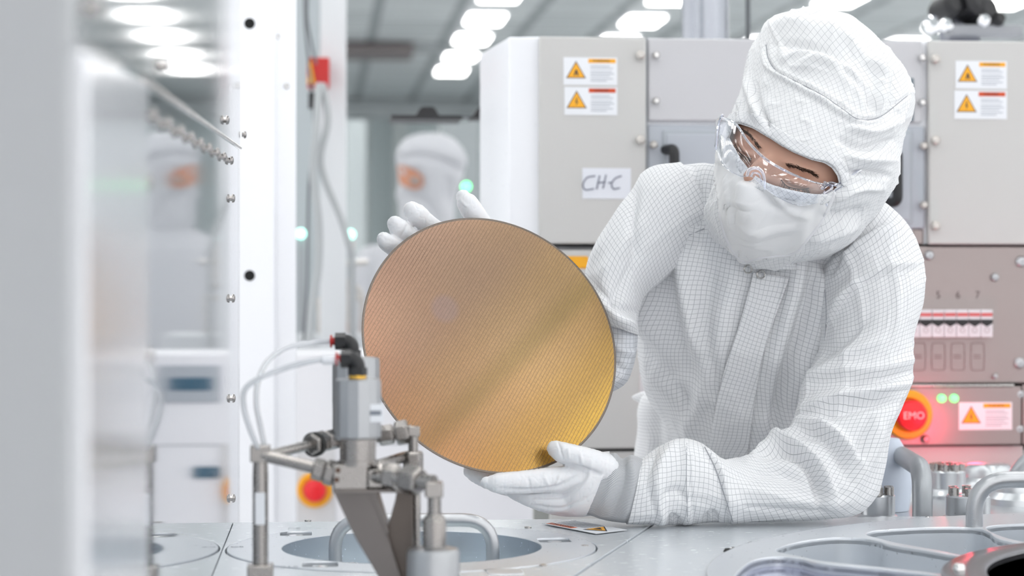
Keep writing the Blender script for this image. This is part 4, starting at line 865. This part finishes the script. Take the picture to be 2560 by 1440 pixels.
# --- sleeve (image right)
rows = [(2080, 610, 2150, 480, 2.49, .04), (2050, 680, 2235, 530, 2.475, .065), (2046, 740, 2280, 600, 2.465, .073), (2054, 800, 2304, 680, 2.45, .075), (2056, 860, 2298, 760, 2.435, .073), (2030, 920, 2280, 850, 2.42, .070),
        (2004, 980, 2278, 945, 2.40, .066), (1993, 1035, 2255, 1010, 2.38, .064), (1975, 1080, 2226, 1080, 2.365, .060), (1940, 1110, 2212, 1165, 2.35, .054), (1905, 1130, 2190, 1240, 2.335, .048), (1885, 1143, 2140, 1286, 2.325, .043), (1862, 1148, 2050, 1297, 2.318, .040),
        (1830, 1152, 1900, 1302, 2.313, .039), (1796, 1148, 1805, 1305, 2.310, .040), (1757, 1114, 1745, 1306, 2.306, .042), (1705, 1100, 1690, 1307, 2.302, .043), (1650, 1118, 1645, 1308, 2.296, .042), (1618, 1140, 1600, 1308, 2.29, .040), (1600, 1152, 1566, 1305, 2.286, .036)]
st = [([(2010, 1075), (1950, 1100), (1900, 1130), (1870, 1146)], 12, 16, .009), ([(1890, 1120), (1960, 1108), (2030, 1140), (2060, 1180), (2085, 1240)], 8, 22, .011), ([(1900, 1142), (1960, 1135), (2015, 1165), (2040, 1215), (2050, 1270)], 12, 10, -.011),
      ([(1995, 1050), (2060, 1060), (2110, 1100), (2150, 1160)], 9, 18, .008), ([(1992, 1085), (2050, 1095), (2095, 1140), (2125, 1210)], 14, 12, -.008),
      ([(2270, 960), (2180, 985), (2090, 1000), (2010, 1030)], 8, 20, .008), ([(2240, 1005), (2170, 1010), (2090, 1030), (2040, 1050)], 14, 12, -.008),
      ([(2275, 900), (2190, 925), (2110, 930), (2030, 950)], 12, 14, .006), ([(2280, 930), (2180, 958), (2100, 965)], 9, 9, -.006),
      ([(2210, 850), (2130, 885), (2060, 930), (2010, 980)], 12, 16, .006), ([(2170, 800), (2110, 850), (2050, 900)], 12, 12, -.005),
      ([(2290, 660), (2200, 680), (2120, 730), (2075, 800)], 7, 24, .006), ([(2240, 570), (2160, 600), (2090, 660)], 16, 16, .006), ([(2200, 560), (2130, 610), (2080, 680)], 8, 8, -.005),
      ([(1830, 1305), (1800, 1200), (1760, 1118)], 4, 30, .0055), ([(1719, 1305), (1720, 1200), (1716, 1110)], 10, 14, .0035), ([(1735, 1300), (1722, 1200), (1722, 1110)], 6, 6, -.003),
      ([(1690, 1110), (1650, 1170), (1640, 1250), (1660, 1305)], 14, 16, .006), ([(1640, 1130), (1620, 1200), (1640, 1290)], 8, 8, -.004), ([(1660, 1240), (1690, 1225), (1715, 1245)], 10, 10, -.004),
      ([(1850, 1190), (1930, 1185), (2000, 1205)], 16, 16, -.005), ([(1860, 1230), (1950, 1240), (2060, 1262), (2130, 1250)], 14, 18, .004), ([(1860, 1265), (1960, 1275), (2080, 1280)], 8, 8, -.003),
      ([(2200, 1060), (2180, 1130), (2140, 1210), (2110, 1270)], 14, 14, .005), ([(2175, 1050), (2150, 1120), (2120, 1190)], 9, 9, -.005), ([(1760, 1306), (1780, 1285), (1790, 1306)], 10, 10, -.006), ([(1670, 1308), (1680, 1290), (1700, 1308)], 9, 9, -.006)]
SO, SV, SF, SU = garment('sleeve', rows, st, SUIT, 200, 16, 2.15, [(.0026, 22, 9, 13), (.0012, 55, 30, 40)], mult=1.25)
ts = bvh(SV, SF)
seam('seam', ts, [(2050, 640), (2062, 720), (2066, 790), (2062, 850)], .0007, THREAD, SO); seam('seam', ts, [(1832, 1304), (1812, 1240), (1788, 1170), (1762, 1118)], .0007, THREAD, SO); seam('seam', ts, [(1719, 1304), (1716, 1200), (1717, 1108)], .0005, THREAD, SO)
seam('seam', ts, [(2300, 690), (2200, 690), (2130, 730), (2076, 806), (2062, 850)], .0006, THREADW, SO)
# --- sleeve (image left)
rows = [(1700, 405, 1790, 560, 2.50, .04), (1622, 420, 1730, 640, 2.495, .06), (1575, 480, 1660, 700, 2.485, .066), (1528, 545, 1612, 740, 2.475, .066), (1490, 605, 1597, 775, 2.465, .063), (1467, 665, 1592, 800, 2.455, .060), (1466, 720, 1594, 818, 2.445, .057), (1478, 770, 1596, 830, 2.44, .052), (1492, 800, 1596, 838, 2.44, .046)]
st = [([(1600, 560), (1540, 640), (1500, 700)], 14, 18, .006), ([(1590, 640), (1550, 720), (1520, 790)], 10, 12, -.006), ([(1590, 480), (1580, 560), (1590, 640)], 12, 10, -.008), ([(1500, 740), (1540, 790), (1590, 815)], 10, 12, .007), ([(1480, 700), (1530, 760), (1590, 780)], 9, 9, -.005), ([(1560, 500), (1530, 580), (1480, 650)], 12, 12, .004)]
S2, V2, F2_, U2 = garment('sleeve', rows, st, SUIT, 140, 14, 2.2, [(.0016, 22, 9, 23)])
seam('seam', bvh(V2, F2_), [(1588, 480), (1580, 600), (1584, 700), (1590, 800)], .0007, THREADW, S2)
# forearm behind the wafer
garment('sleeve_forearm', [(1500, 770, 1592, 810, 2.45, .040), (1502, 850, 1594, 850, 2.44, .040), (1500, 900, 1584, 912, 2.435, .040), (1480, 915, 1560, 962, 2.43, .040), (1440, 900, 1500, 985, 2.425, .040), (1390, 850, 1430, 960, 2.42, .039), (1330, 800, 1375, 900, 2.41, .036), (1290, 760, 1330, 850, 2.40, .032)],
        [([(1520, 850), (1560, 880), (1590, 880)], 8, 8, .004), ([(1530, 900), (1565, 930)], 8, 8, -.004)], grid_mat('sheer_fabric', (.68, .70, .74), (.42, .44, .48), .0054, .08), 90, 10, 2.1, [(.0016, 22, 9, 23)])
# --- knit cuffs
V, Fq, UV, q, mm = loft([(1490, 1146, 1436, 1276, 2.280, .026), (1526, 1137, 1464, 1284, 2.282, .029), (1540, 1134, 1482, 1290, 2.283, .031), (1556, 1146, 1505, 1298, 2.284, .033), (1580, 1138, 1535, 1304, 2.285, .034), (1612, 1150, 1574, 1307, 2.288, .035)], 180, 14, 2.1)
V = sculpt(V, Fq, [([(1556, 1140), (1560, 1200), (1530, 1290)], 9, 9, -.0035), ([(1580, 1150), (1580, 1220), (1560, 1300)], 9, 12, .003), ([(1535, 1130), (1530, 1200), (1500, 1290)], 10, 10, .002)], [(.0006, 60, 30, 3)], UV)
build('knit_cuff', (V, capped(V, Fq, q, mm)), KNIT, ME, uv=UV, ang=180)
V, Fq, UV, q, mm = loft([(1262, 735, 1300, 815, 2.395, .029), (1290, 755, 1335, 850, 2.40, .031), (1315, 780, 1350, 880, 2.405, .032)], 90, 10, 2.1)
build('knit_cuff', (V, capped(V, Fq, q, mm)), KNIT, ME, uv=UV, ang=180)

# --- gloves: digits and palm grown together
def glove(chains, strokes, name, vox=.0011, noise=.0005, extra=()):
    geos = []
    for ch in chains: geos.append(tube([P(x, y, d) for x, y, d, r in ch], [r for *_, r in ch], 20, 6))
    geos += list(extra)
    V, Fc = join(*geos); me = bpy.data.meshes.new('g'); me.from_pydata([tuple(a) for a in V], [], Fc); o = bpy.data.objects.new('tmp', me); col.objects.link(o)
    r = o.modifiers.new('r', 'REMESH'); r.mode = 'VOXEL'; r.voxel_size = vox; r.adaptivity = 0
    s_ = o.modifiers.new('s', 'SMOOTH'); s_.iterations = 7; s_.factor = .5
    dg = bpy.context.evaluated_depsgraph_get(); ev = o.evaluated_get(dg); m2 = ev.to_mesh()
    VV = np.array([q.co[:] for q in m2.vertices]); FF = np.array([tuple(p.vertices) if len(p.vertices) == 4 else tuple(p.vertices) + (p.vertices[-1],) for p in m2.polygons]); ev.to_mesh_clear(); bpy.data.objects.remove(o)
    VV = sculpt(VV, FF, strokes)
    N = vnormals(VV, FF); X, Y, _ = proj(VV); f = np.abs(vnoise(X / 11 + 40, Y / 17 + 3 + X / 40) - .5) * 2 + .5 * np.abs(vnoise(X / 5, Y / 7) - .5)
    if np.mean(np.sum(N * (VV - VV.mean(0)), 1)) < 0: N = -N
    VV = VV - N * ((1 - np.clip(f * 3, 0, 1)) * noise)[:, None]
    Fl = [tuple(f[:3]) if f[2] == f[3] else tuple(f) for f in FF]
    return build(name, (VV, Fl), GLOVE, ME, ang=180)
def ell(c, rx, ry, rz, rot=0.):
    """ellipsoid in camera axes, rolled by rot in the picture plane"""
    V = []; n, m_ = 28, 16
    for i in range(m_ + 1):
        th = PI * i / m_
        for k in range(n):
            a = 2 * PI * k / n; x, y, z = rx * math.sin(th) * math.cos(a), ry * math.sin(th) * math.sin(a), rz * math.cos(th)
            V.append(c + RT * (x * math.cos(rot) - z * math.sin(rot)) + UP * (x * math.sin(rot) + z * math.cos(rot)) + FW * y)
    return V, [(i * n + k, i * n + (k + 1) % n, (i + 1) * n + (k + 1) % n, (i + 1) * n + k) for i in range(m_) for k in range(n)]
def wristloft(rows):
    V, Fq, UV, q, mm = loft(rows, 48, 8, 2.1); return V, capped(V, Fq, q, mm)
lg = [[(1500, 1188, 2.270, .0165), (1440, 1196, 2.264, .0155), (1370, 1200, 2.256, .0137), (1300, 1206, 2.247, .0126), (1245, 1208, 2.242, .0112), (1217, 1207, 2.241, .0070)],
      [(1480, 1220, 2.285, .0160), (1400, 1226, 2.290, .0138), (1320, 1222, 2.292, .0128), (1250, 1208, 2.290, .0118), (1195, 1188, 2.286, .0100), (1174, 1178, 2.285, .0075)],
      [(1490, 1245, 2.278, .0160), (1420, 1252, 2.272, .0140), (1350, 1248, 2.270, .0122), (1300, 1232, 2.272, .0105), (1272, 1222, 2.276, .0080)],
      [(1490, 1255, 2.290, .0150), (1420, 1264, 2.286, .0125), (1362, 1258, 2.284, .0105), (1330, 1250, 2.288, .0085)],
      [(1510, 1172, 2.268, .0175), (1475, 1155, 2.260, .0150), (1440, 1142, 2.256, .0130), (1408, 1132, 2.257, .0120), (1388, 1122, 2.262, .0095)]]
gl = glove(lg, [([(1405, 1160), (1460, 1172), (1500, 1185)], 5, 5, -.004), ([(1250, 1222), (1330, 1226), (1400, 1215), (1440, 1190)], 5, 6, -.003), ([(1330, 1242), (1400, 1240), (1450, 1212)], 5, 6, -.0025), ([(1330, 1264), (1400, 1272), (1440, 1255)], 5, 5, -.002),
                ([(1450, 1130), (1456, 1160)], 4, 4, .0015), ([(1420, 1122), (1424, 1148)], 4, 4, .001), ([(1480, 1150), (1470, 1200), (1430, 1250)], 6, 6, .0015), ([(1360, 1190), (1372, 1215)], 4, 4, .001), ([(1320, 1192), (1325, 1220)], 4, 4, -.0012), ([(1400, 1188), (1390, 1215)], 4, 4, .0014), ([(1395, 1105), (1408, 1148)], 3, 3, -.001), ([(1440, 1262), (1480, 1235), (1500, 1200)], 6, 6, -.0012)],
           'glove', extra=[ell(P(1440, 1224, 2.277), .028, .020, .026, .15), wristloft([(1425, 1172, 1392, 1275, 2.277, .018), (1450, 1150, 1412, 1285, 2.278, .025), (1484, 1134, 1436, 1291, 2.279, .031), (1526, 1128, 1462, 1292, 2.281, .0335)])])
rg = [[(1255, 650, 2.385, .0160), (1215, 585, 2.378, .0140), (1182, 530, 2.372, .0130), (1165, 503, 2.371, .0118), (1158, 492, 2.372, .0085)],
      [(1190, 660, 2.375, .0150), (1120, 600, 2.368, .0125), (1070, 560, 2.358, .0112), (1042, 537, 2.352, .0128), (1030, 526, 2.350, .0105)],
      [(1170, 690, 2.372, .0150), (1080, 630, 2.362, .0125), (1022, 592, 2.348, .0116), (997, 570, 2.342, .0118), (988, 560, 2.342, .0095)],
      [(1160, 720, 2.368, .0145), (1060, 670, 2.356, .0122), (1000, 628, 2.340, .0110), (968, 606, 2.332, .0105), (960, 598, 2.332, .0085)],
      [(1160, 745, 2.370, .0135), (1080, 710, 2.360, .0110), (1030, 690, 2.352, .0100), (1000, 675, 2.346, .0090)]]
glove(rg, [([(1150, 500), (1170, 520)], 4, 4, .001), ([(1005, 590), (1020, 560)], 4, 4, -.001)], 'glove', extra=[ell(P(1200, 700, 2.385), .034, .020, .034, .6), ell(P(1240, 745, 2.392), .030, .024, .030, .6), tube([P(1240, 745, 2.393), P(1285, 780, 2.397)], .028, 28, 1)])

# --- head and body (skin)
fpoly = np.array([(1834, 311), (1850, 310), (1880, 320), (1918, 342), (1955, 366), (1990, 384), (2030, 400), (2060, 407), (2080, 420), (2094, 440), (2098, 458), (2086, 476), (2050, 487), (2010, 483), (1970, 473), (1932, 463), (1905, 451), (1882, 434), (1862, 413), (1845, 388), (1830, 362), (1821, 344)], float)
hrows = [(2010, 45, 2080, 48, 2.47, .03), (1950, 70, 2130, 75, 2.465, .07), (1925, 120, 2170, 130, 2.465, .080), (1905, 190, 2210, 210, 2.452, .092), (1872, 250, 2215, 290, 2.434, .102), (1826, 330, 2210, 370, 2.415, .110), (1812, 400, 2180, 450, 2.405, .107), (1812, 470, 2140, 520, 2.405, .098), (1822, 540, 2080, 570, 2.425, .078), (1860, 600, 2030, 610, 2.45, .05), (1910, 640, 2030, 650, 2.51, .04), (1880, 700, 2080, 720, 2.55, .05), (1680, 800, 2060, 830, 2.59, .07), (1700, 1000, 2040, 1000, 2.64, .07), (1720, 1300, 2040, 1300, 2.72, .10), (1720, 1500, 2040, 1500, 2.78, .10)]
skin = mat('skin', (.64, .37, .27), .42); skin.node_tree.nodes['Principled BSDF'].inputs['Subsurface Weight'].default_value = .12; skin.node_tree.nodes['Principled BSDF'].inputs['Subsurface Radius'].default_value = (.012, .005, .003)
V, Fq, UV, q, mm = loft(hrows, 300, 26, 2.1)
fst = [([(1918, 395), (1900, 420), (1886, 448)], 13, 13, .012), ([(1905, 425), (1890, 455), (1876, 476)], 15, 15, .014),
       ([(1895, 380), (1880, 410), (1862, 432)], 8, 10, -.002),
       ([(1852, 345), (1868, 368), (1885, 388)], 15, 15, -.0065), ([(1955, 428), (1990, 446), (2030, 458)], 17, 17, -.0065),
       ([(1848, 352), (1862, 374), (1880, 388)], 8, 8, .0060), ([(1962, 440), (1995, 456), (2030, 464)], 10, 10, .0070),
       ([(1842, 362), (1856, 384), (1876, 396)], 3, 3, -.0020), ([(1955, 452), (1980, 468), (2015, 474)], 3, 3, -.0022),
       ([(1850, 340), (1866, 358), (1890, 378)], 2.5, 2.5, -.0010), ([(1960, 432), (1995, 444), (2032, 452)], 2.5, 2.5, -.0012),
       ([(1855, 322), (1880, 340), (1905, 372)], 9, 9, .0025), ([(1958, 402), (2000, 418), (2045, 432)], 10, 10, .0025)]
V = sculpt(V, Fq, fst); th = bvh(V, Fq)
BODY = build('body', (V, capped(V, Fq, q, mm)), skin, ME, ang=180)
def hairs(name, tree, base, w, L_, n, ang, r, parent, spread=.25, lift=.001):
    g = []; b = crom(base, 10)
    for i in range(n):
        k = RNG.rand() * (len(b) - 1.01); p = b[int(k)] * (1 - k % 1) + b[int(k) + 1] * (k % 1); p = p + RNG.randn(2) * w; a = ang(k / (len(b) - 1)) + RNG.randn() * spread
        h0 = hit(tree, p[0], p[1], .0002); p2 = p + np.array([math.cos(a), math.sin(a)]) * L_ * (.7 + .5 * RNG.rand()); h1 = hit(tree, p2[0], p2[1], lift)
        if h0 is None or h1 is None or np.linalg.norm(h0 - h1) > .03: continue
        g.append(tube([h0, (h0 + h1) / 2 - FW * lift * .3, h1], [r, r * .8, r * .25], 4, 1, cap=False))
    if g: return build(name, join(*g), HAIR, parent)
hairs('eyebrow', th, [(1846, 318), (1862, 328), (1880, 345), (1896, 366)], 1.9, 9, 130, lambda k: .9, .00024, BODY)
hairs('eyebrow', th, [(1962, 409), (1990, 417), (2018, 427), (2040, 438)], 2.1, 10, 160, lambda k: .5, .00024, BODY)
hairs('eyelashes', th, [(1836, 362), (1848, 380), (1862, 391), (1878, 397)], .5, 15, 46, lambda k: 2.5 - k * 1.2, .00022, BODY, .12, .005)
hairs('eyelashes', th, [(1952, 450), (1966, 464), (1985, 471), (2008, 473), (2022, 470)], .5, 16, 60, lambda k: 2.1 - k * 1.1, .00022, BODY, .12, .005)
for pts in ([(1838, 361), (1848, 380), (1862, 391), (1878, 397)], [(1953, 450), (1966, 464), (1985, 471), (2008, 473), (2022, 470)]):
    d = drape(th, pts, .0002); build('lash_line', tube(d, .00055, 6, 1), HAIR, BODY)
d = drape(th, [(1888, 470), (1878, 474)], 0)
# --- hood
rows = [(2008, 22, 2062, 22, 2.47, .012), (1955, 36, 2100, 38, 2.468, .045), (1918, 62, 2143, 66, 2.46, .075), (1892, 105, 2190, 112, 2.452, .098), (1873, 155, 2243, 165, 2.445, .112), (1864, 205, 2270, 215, 2.438, .119), (1846, 250, 2276, 265, 2.43, .121), (1826, 300, 2256, 320, 2.42, .121), (1812, 345, 2243, 375, 2.412, .120),
        (1802, 390, 2240, 425, 2.407, .119), (1796, 440, 2226, 470, 2.405, .117), (1778, 490, 2195, 515, 2.405, .112), (1765, 535, 2160, 560, 2.41, .104), (1782, 580, 2120, 605, 2.418, .093), (1812, 618, 2060, 638, 2.43, .080), (1845, 645, 1990, 656, 2.445, .066), (1880, 665, 1940, 672, 2.46, .05)]
st = [([(1915, 112), (1922, 150), (1945, 180), (2000, 208), (2060, 240), (2110, 275), (2148, 298), (2200, 292), (2270, 238)], 4, 4, -.0035), ([(1905, 130), (1925, 172), (2000, 220), (2060, 254), (2140, 306), (2210, 300)], 14, 6, .0030),
      ([(1930, 70), (1990, 60), (2060, 80), (2140, 130)], 16, 22, .006), ([(1950, 110), (2040, 120), (2110, 160)], 10, 14, -.005), ([(2000, 160), (2060, 150), (2130, 190), (2170, 260)], 10, 18, .007), ([(2100, 170), (2150, 220), (2180, 280)], 9, 9, -.006),
      ([(2180, 130), (2200, 200), (2190, 280)], 12, 14, .006), ([(2220, 160), (2240, 220), (2225, 280)], 9, 9, -.006), ([(1960, 150), (2010, 130), (2080, 140)], 8, 10, .004), ([(2050, 60), (2110, 100), (2170, 160), (2230, 210)], 12, 10, .004),
      ([(2120, 320), (2180, 330), (2240, 300)], 10, 12, .006), ([(2100, 350), (2160, 370), (2230, 350)], 9, 9, -.006), ([(2110, 390), (2160, 400), (2230, 400)], 9, 12, .005), ([(2110, 430), (2170, 430), (2220, 440)], 9, 9, -.006), ([(2090, 500), (2140, 470), (2200, 470)], 10, 10, .005),
      ([(1870, 180), (1880, 240), (1905, 310)], 10, 10, .005), ([(1890, 210), (1900, 260), (1925, 320)], 6, 6, -.004), ([(1850, 250), (1858, 290), (1860, 312)], 6, 6, .003),
      ([(2060, 540), (2110, 540), (2160, 520)], 12, 12, -.006), ([(2020, 600), (2080, 580), (2140, 560)], 14, 12, .006), ([(1795, 480), (1800, 560), (1840, 620)], 8, 8, .003)]
V, Fq, UV, q, mm = loft(rows, 300, 20, 2.15)
V = sculpt(V, Fq, st, [(.0030, 26, 16, 3), (.0018, 60, 40, 40)], UV, 1.7)
V.reshape(mm, q, 3)[:, -1] = V.reshape(mm, q, 3)[:, 0]
HV, HF, HU = V.copy(), Fq, UV; thd = bvh(HV, HF)
fr, fc, NN = front_mask(V, Fq); X, Y, _ = proj(fc); cut = fr & inpoly(X, Y, fpoly)
Fk = [tuple(f) for f, c in zip(Fq, cut) if not c]; snap(V, Fk, fpoly)
HD = build('hood', (V, Fk), HOODM, ME, uv=UV, ang=180); so = HD.modifiers.new('thick', 'SOLIDIFY'); so.thickness = .0012; so.offset = -1
seam('seam', thd, [(1915, 112), (1922, 150), (1945, 180), (2000, 208), (2060, 240), (2110, 275), (2148, 298), (2200, 292), (2268, 240)], .0006, THREAD, HD)
# brow band: gathered double cloth along the upper rim of the opening
def patch(name, poly, off, m, parent, noise=None, keepback=False, thick=.0015, fst=()):
    V = HV.copy(); fr, fc, NN = front_mask(V, HF); X, Y, _ = proj(fc); k = fr & inpoly(X, Y, poly); V = V + NN * off
    if fst: V = sculpt(V, HF, fst)
    Fk = [tuple(f) for f, c in zip(HF, k) if c]; snap(V, Fk, np.asarray(poly, float)); used = sorted({v for f in Fk for v in f}); ix = {v: i for i, v in enumerate(used)}
    o = build(name, (V[used], [tuple(ix[v] for v in f) for f in Fk]), m, parent, uv=HU[used], ang=180); s_ = o.modifiers.new('thick', 'SOLIDIFY'); s_.thickness = thick; s_.offset = 0; return o, V
up = crom([(1821, 344), (1834, 309), (1852, 307), (1882, 317), (1920, 340), (1957, 364), (1992, 382), (2032, 397), (2064, 404), (2086, 418), (2100, 440), (2104, 462)], 4)
uo = crom([(1812, 345), (1826, 290), (1858, 280), (1900, 292), (1945, 320), (1985, 345), (2030, 368), (2075, 380), (2105, 398), (2122, 430), (2116, 470)], 4)
patch('brow_band', np.vstack([up, uo[::-1]]), .0022, TRIM, HD)
seam('seam', thd, [(1880, 284), (1900, 294), (1945, 322), (1985, 347), (2030, 370), (2075, 382), (2104, 400)], .0006, THREADW, HD, .002)
# mask
mpoly_ = crom_closed([(1800, 372), (1822, 346), (1845, 390), (1882, 436), (1932, 465), (1990, 480), (2050, 489), (2088, 482), (2080, 510), (2052, 552), (2016, 600), (1984, 632), (1930, 638), (1892, 644), (1860, 652), (1836, 632), (1812, 586), (1799, 530), (1793, 470), (1795, 420)], 5)
mfs = [([(1872, 455), (1866, 490), (1862, 520)], 26, 24, .012), ([(1860, 520), (1880, 560), (1880, 610)], 40, 34, .010), ([(1880, 450), (1910, 490), (1950, 520), (2030, 520)], 12, 12, -.005), ([(1850, 560), (1920, 575), (2000, 560)], 8, 10, .003), ([(1840, 590), (1910, 600), (1980, 590)], 7, 7, -.003), ([(1930, 480), (1960, 520), (2020, 545)], 9, 9, .004), ([(1850, 470), (1848, 520), (1835, 570)], 8, 8, -.003), ([(1810, 420), (1820, 500), (1838, 600)], 8, 8, .003)]
MK_, MV = patch('face_mask', mpoly_, .004, MASKM, ME, fst=mfs)
tm = bvh(MV, HF)
seam('mask_binding', tm, [(2086, 484), (2054, 550), (2018, 598), (1986, 632), (1930, 640), (1890, 646), (1862, 654), (1836, 632), (1812, 586), (1799, 530)], .0020, THREADW, MK_, 0, 10)
tp = crom([(1822, 346), (1845, 389), (1882, 434), (1932, 463), (1990, 478), (2050, 487), (2086, 480)], 5); tb = crom([(1812, 375), (1835, 410), (1872, 456), (1925, 488), (1985, 503), (2050, 512), (2078, 505)], 5)
strip('mask_top_band', tm, tp, tb, TRIM, MK_)
# collar under the hood
garment('collar', [(1870, 640, 1960, 640, 2.44, .05), (1862, 655, 1985, 655, 2.45, .055), (1866, 672, 1992, 676, 2.46, .05)], [([(1880, 640), (1890, 670)], 6, 6, .003), ([(1930, 640), (1935, 670)], 6, 6, -.004)], SUIT, 64, 6)
seam('zip_cord', tm, [(1866, 640), (1872, 648)], .0009, THREADW, ME, .001)

# --- goggles
def gog_surface(top, bot, bulge, nu=70, nv=22):
    A = crom(top, 12); B = crom(bot, 12); V = []
    for i in range(nu + 1):
        q = i / nu; a = np.array([np.interp(q, np.linspace(0, 1, len(A)), A[:, k]) for k in range(3)]); b = np.array([np.interp(q, np.linspace(0, 1, len(B)), B[:, k]) for k in range(3)])
        for j in range(nv + 1):
            s_ = j / nv; p = a + (b - a) * s_; V.append(P(p[0], p[1], p[2] - bulge * math.sin(PI * s_)))
    return np.array(V), [(i * (nv + 1) + j, i * (nv + 1) + j + 1, (i + 1) * (nv + 1) + j + 1, (i + 1) * (nv + 1) + j) for i in range(nu) for j in range(nv)]
gt = [(1800, 292, 2.335), (1838, 308, 2.292), (1872, 356, 2.272), (1915, 398, 2.262), (1970, 430, 2.262), (2025, 452, 2.272), (2068, 462, 2.292)]
gb = [(1790, 372, 2.335), (1810, 415, 2.290), (1850, 440, 2.270), (1880, 442, 2.258), (1922, 478, 2.258), (1990, 512, 2.268), (2052, 505, 2.292)]
gg = thing('goggles', P(1940, 430, 2.27), 'clear curved safety goggles worn over the hood', 'goggles') if False else None
V, Fc = gog_surface(gt, gb, .004)
GO = build('goggles', (V, Fc), CLEAR, ME, ang=180, label='clear curved safety goggles'); s_ = GO.modifiers.new('thick', 'SOLIDIFY'); s_.thickness = .0016
RIM = clear_mat('rim_highlight', (.90, .92, 1.), 1., .30, 1.2)
def p3(pts): return [P(*p) for p in pts]
build('top_rim', tube(p3([(x, y, d - .001) for x, y, d in gt]), [.0008, .0011, .0013, .0014, .0013, .0011, .0009], 8, 10), RIM, GO)
build('lower_rim', tube(p3([(x, y, d) for x, y, d in gb]), .0006, 6, 10), RIMC, GO)
build('nose_piece', tube(p3([(1868, 438, 2.262), (1874, 424, 2.256), (1892, 420, 2.254), (1906, 430, 2.256), (1912, 452, 2.258), (1912, 472, 2.258)]), [.0016, .0018, .0018, .0018, .0016, .001], 10, 8), RIM, GO)
build('nose_piece', tube(p3([(1878, 440, 2.262), (1884, 432, 2.258), (1898, 436, 2.258), (1904, 454, 2.26)]), .0010, 8, 8), RIM, GO)
# side shields
V, Fc = gog_surface([(1800, 292, 2.335), (1790, 300, 2.36), (1788, 318, 2.39)], [(1790, 372, 2.335), (1786, 366, 2.36), (1786, 358, 2.39)], 0, 14, 10); o = build('side_shield', (V, Fc), CLEAR, GO, ang=180); o.modifiers.new('t', 'SOLIDIFY').thickness = .0014
build('hinge', tube(p3([(1806, 288, 2.33), (1798, 306, 2.335), (1794, 330, 2.335), (1790, 372, 2.335)]), .0016, 8, 6), RIM, GO)
build('hinge', tube(p3([(2062, 456, 2.288), (2080, 470, 2.290), (2060, 486, 2.290), (2066, 512, 2.294)]), .0018, 8, 6), RIM, GO)
build('hinge', tube(p3([(2056, 470, 2.286), (2074, 458, 2.286), (2092, 462, 2.288)]), .0022, 8, 6), RIM, GO)
build('temple_arm', tube(p3([(2080, 466, 2.290), (2110, 452, 2.292), (2150, 425, 2.305), (2200, 398, 2.335)]), .0015, 8, 8), RIM, GO); build('temple_arm', tube(p3([(2072, 486, 2.292), (2110, 462, 2.292), (2150, 435, 2.305)]), .0010, 8, 8), RIM, GO)

# ================================================================ BACKGROUND WORKER
DB = 7.0
t2 = thing('person', P(1080, 700, DB) * (1, 1, 0), 'blurred person in white hooded suit standing far behind the wafer, face turned left', 'person')
BGS = mat('far_suit', (.50, .51, .54), .8)
V, Fq, UV, q, mm = loft([(1020, 560, 1110, 560, DB, .06), (960, 600, 1180, 600, DB, .10), (928, 650, 1225, 650, DB, .13), (925, 800, 1235, 800, DB, .15), (940, 1000, 1220, 1000, DB, .15), (935, 1200, 1225, 1200, DB, .16), (950, 1580, 1210, 1580, DB, .12)], 64, 8, 2.3)
build('coverall', (V, capped(V, Fq, q, mm)), BGS, t2, ang=180)
V, Fq, UV, q, mm = loft([(1050, 334, 1105, 334, DB, .03), (1012, 348, 1140, 352, DB, .08), (990, 385, 1166, 392, DB, .12), (994, 430, 1160, 436, DB, .115), (998, 500, 1140, 500, DB, .10), (1000, 560, 1135, 560, DB, .09), (1010, 600, 1130, 600, DB, .07)], 64, 10, 2.1)
V = sculpt(V, Fq, [([(995, 470), (1000, 500)], 12, 12, .02), ([(990, 400), (1050, 385), (1120, 405), (1160, 430)], 9, 14, -.02), ([(1000, 480), (1060, 500), (1100, 560)], 10, 10, -.015), ([(1120, 440), (1130, 520)], 12, 12, -.012)]); b2 = build('hood', (V, capped(V, Fq, q, mm)), BGS, t2, ang=180)
for s_ in (-1, 1):
    xs = 935 if s_ < 0 else 1220
    build('arm', tube([P(xs, 660, DB), P(xs + s_ * 12, 800, DB), P(xs + s_ * 5, 930, DB - .15), P(1060 + s_ * 60, 960, DB - .3)], [.065, .055, .045, .035], 20, 8), BGS, t2)
tb2 = bvh(V, Fq)
skp = [(994, 414), (1030, 422), (1056, 440), (1058, 462), (1040, 474), (1012, 466), (994, 450)]
fp = [hit(tb2, x, y, .015) for x, y in crom_closed(skp, 3)]; fp = [p for p in fp if p is not None]
c_ = sum(fp) / len(fp); build('face', (fp + [c_ - FW * .01], [(i, (i + 1) % len(fp), len(fp)) for i in range(len(fp))]), mat('far_skin', (.50, .22, .13), .5), b2)
p = hit(tb2, 1040, 452, .012); build('goggles', ell(p, .022, .012, .016), mat('far_goggles', (.30, .24, .22), .2), b2)
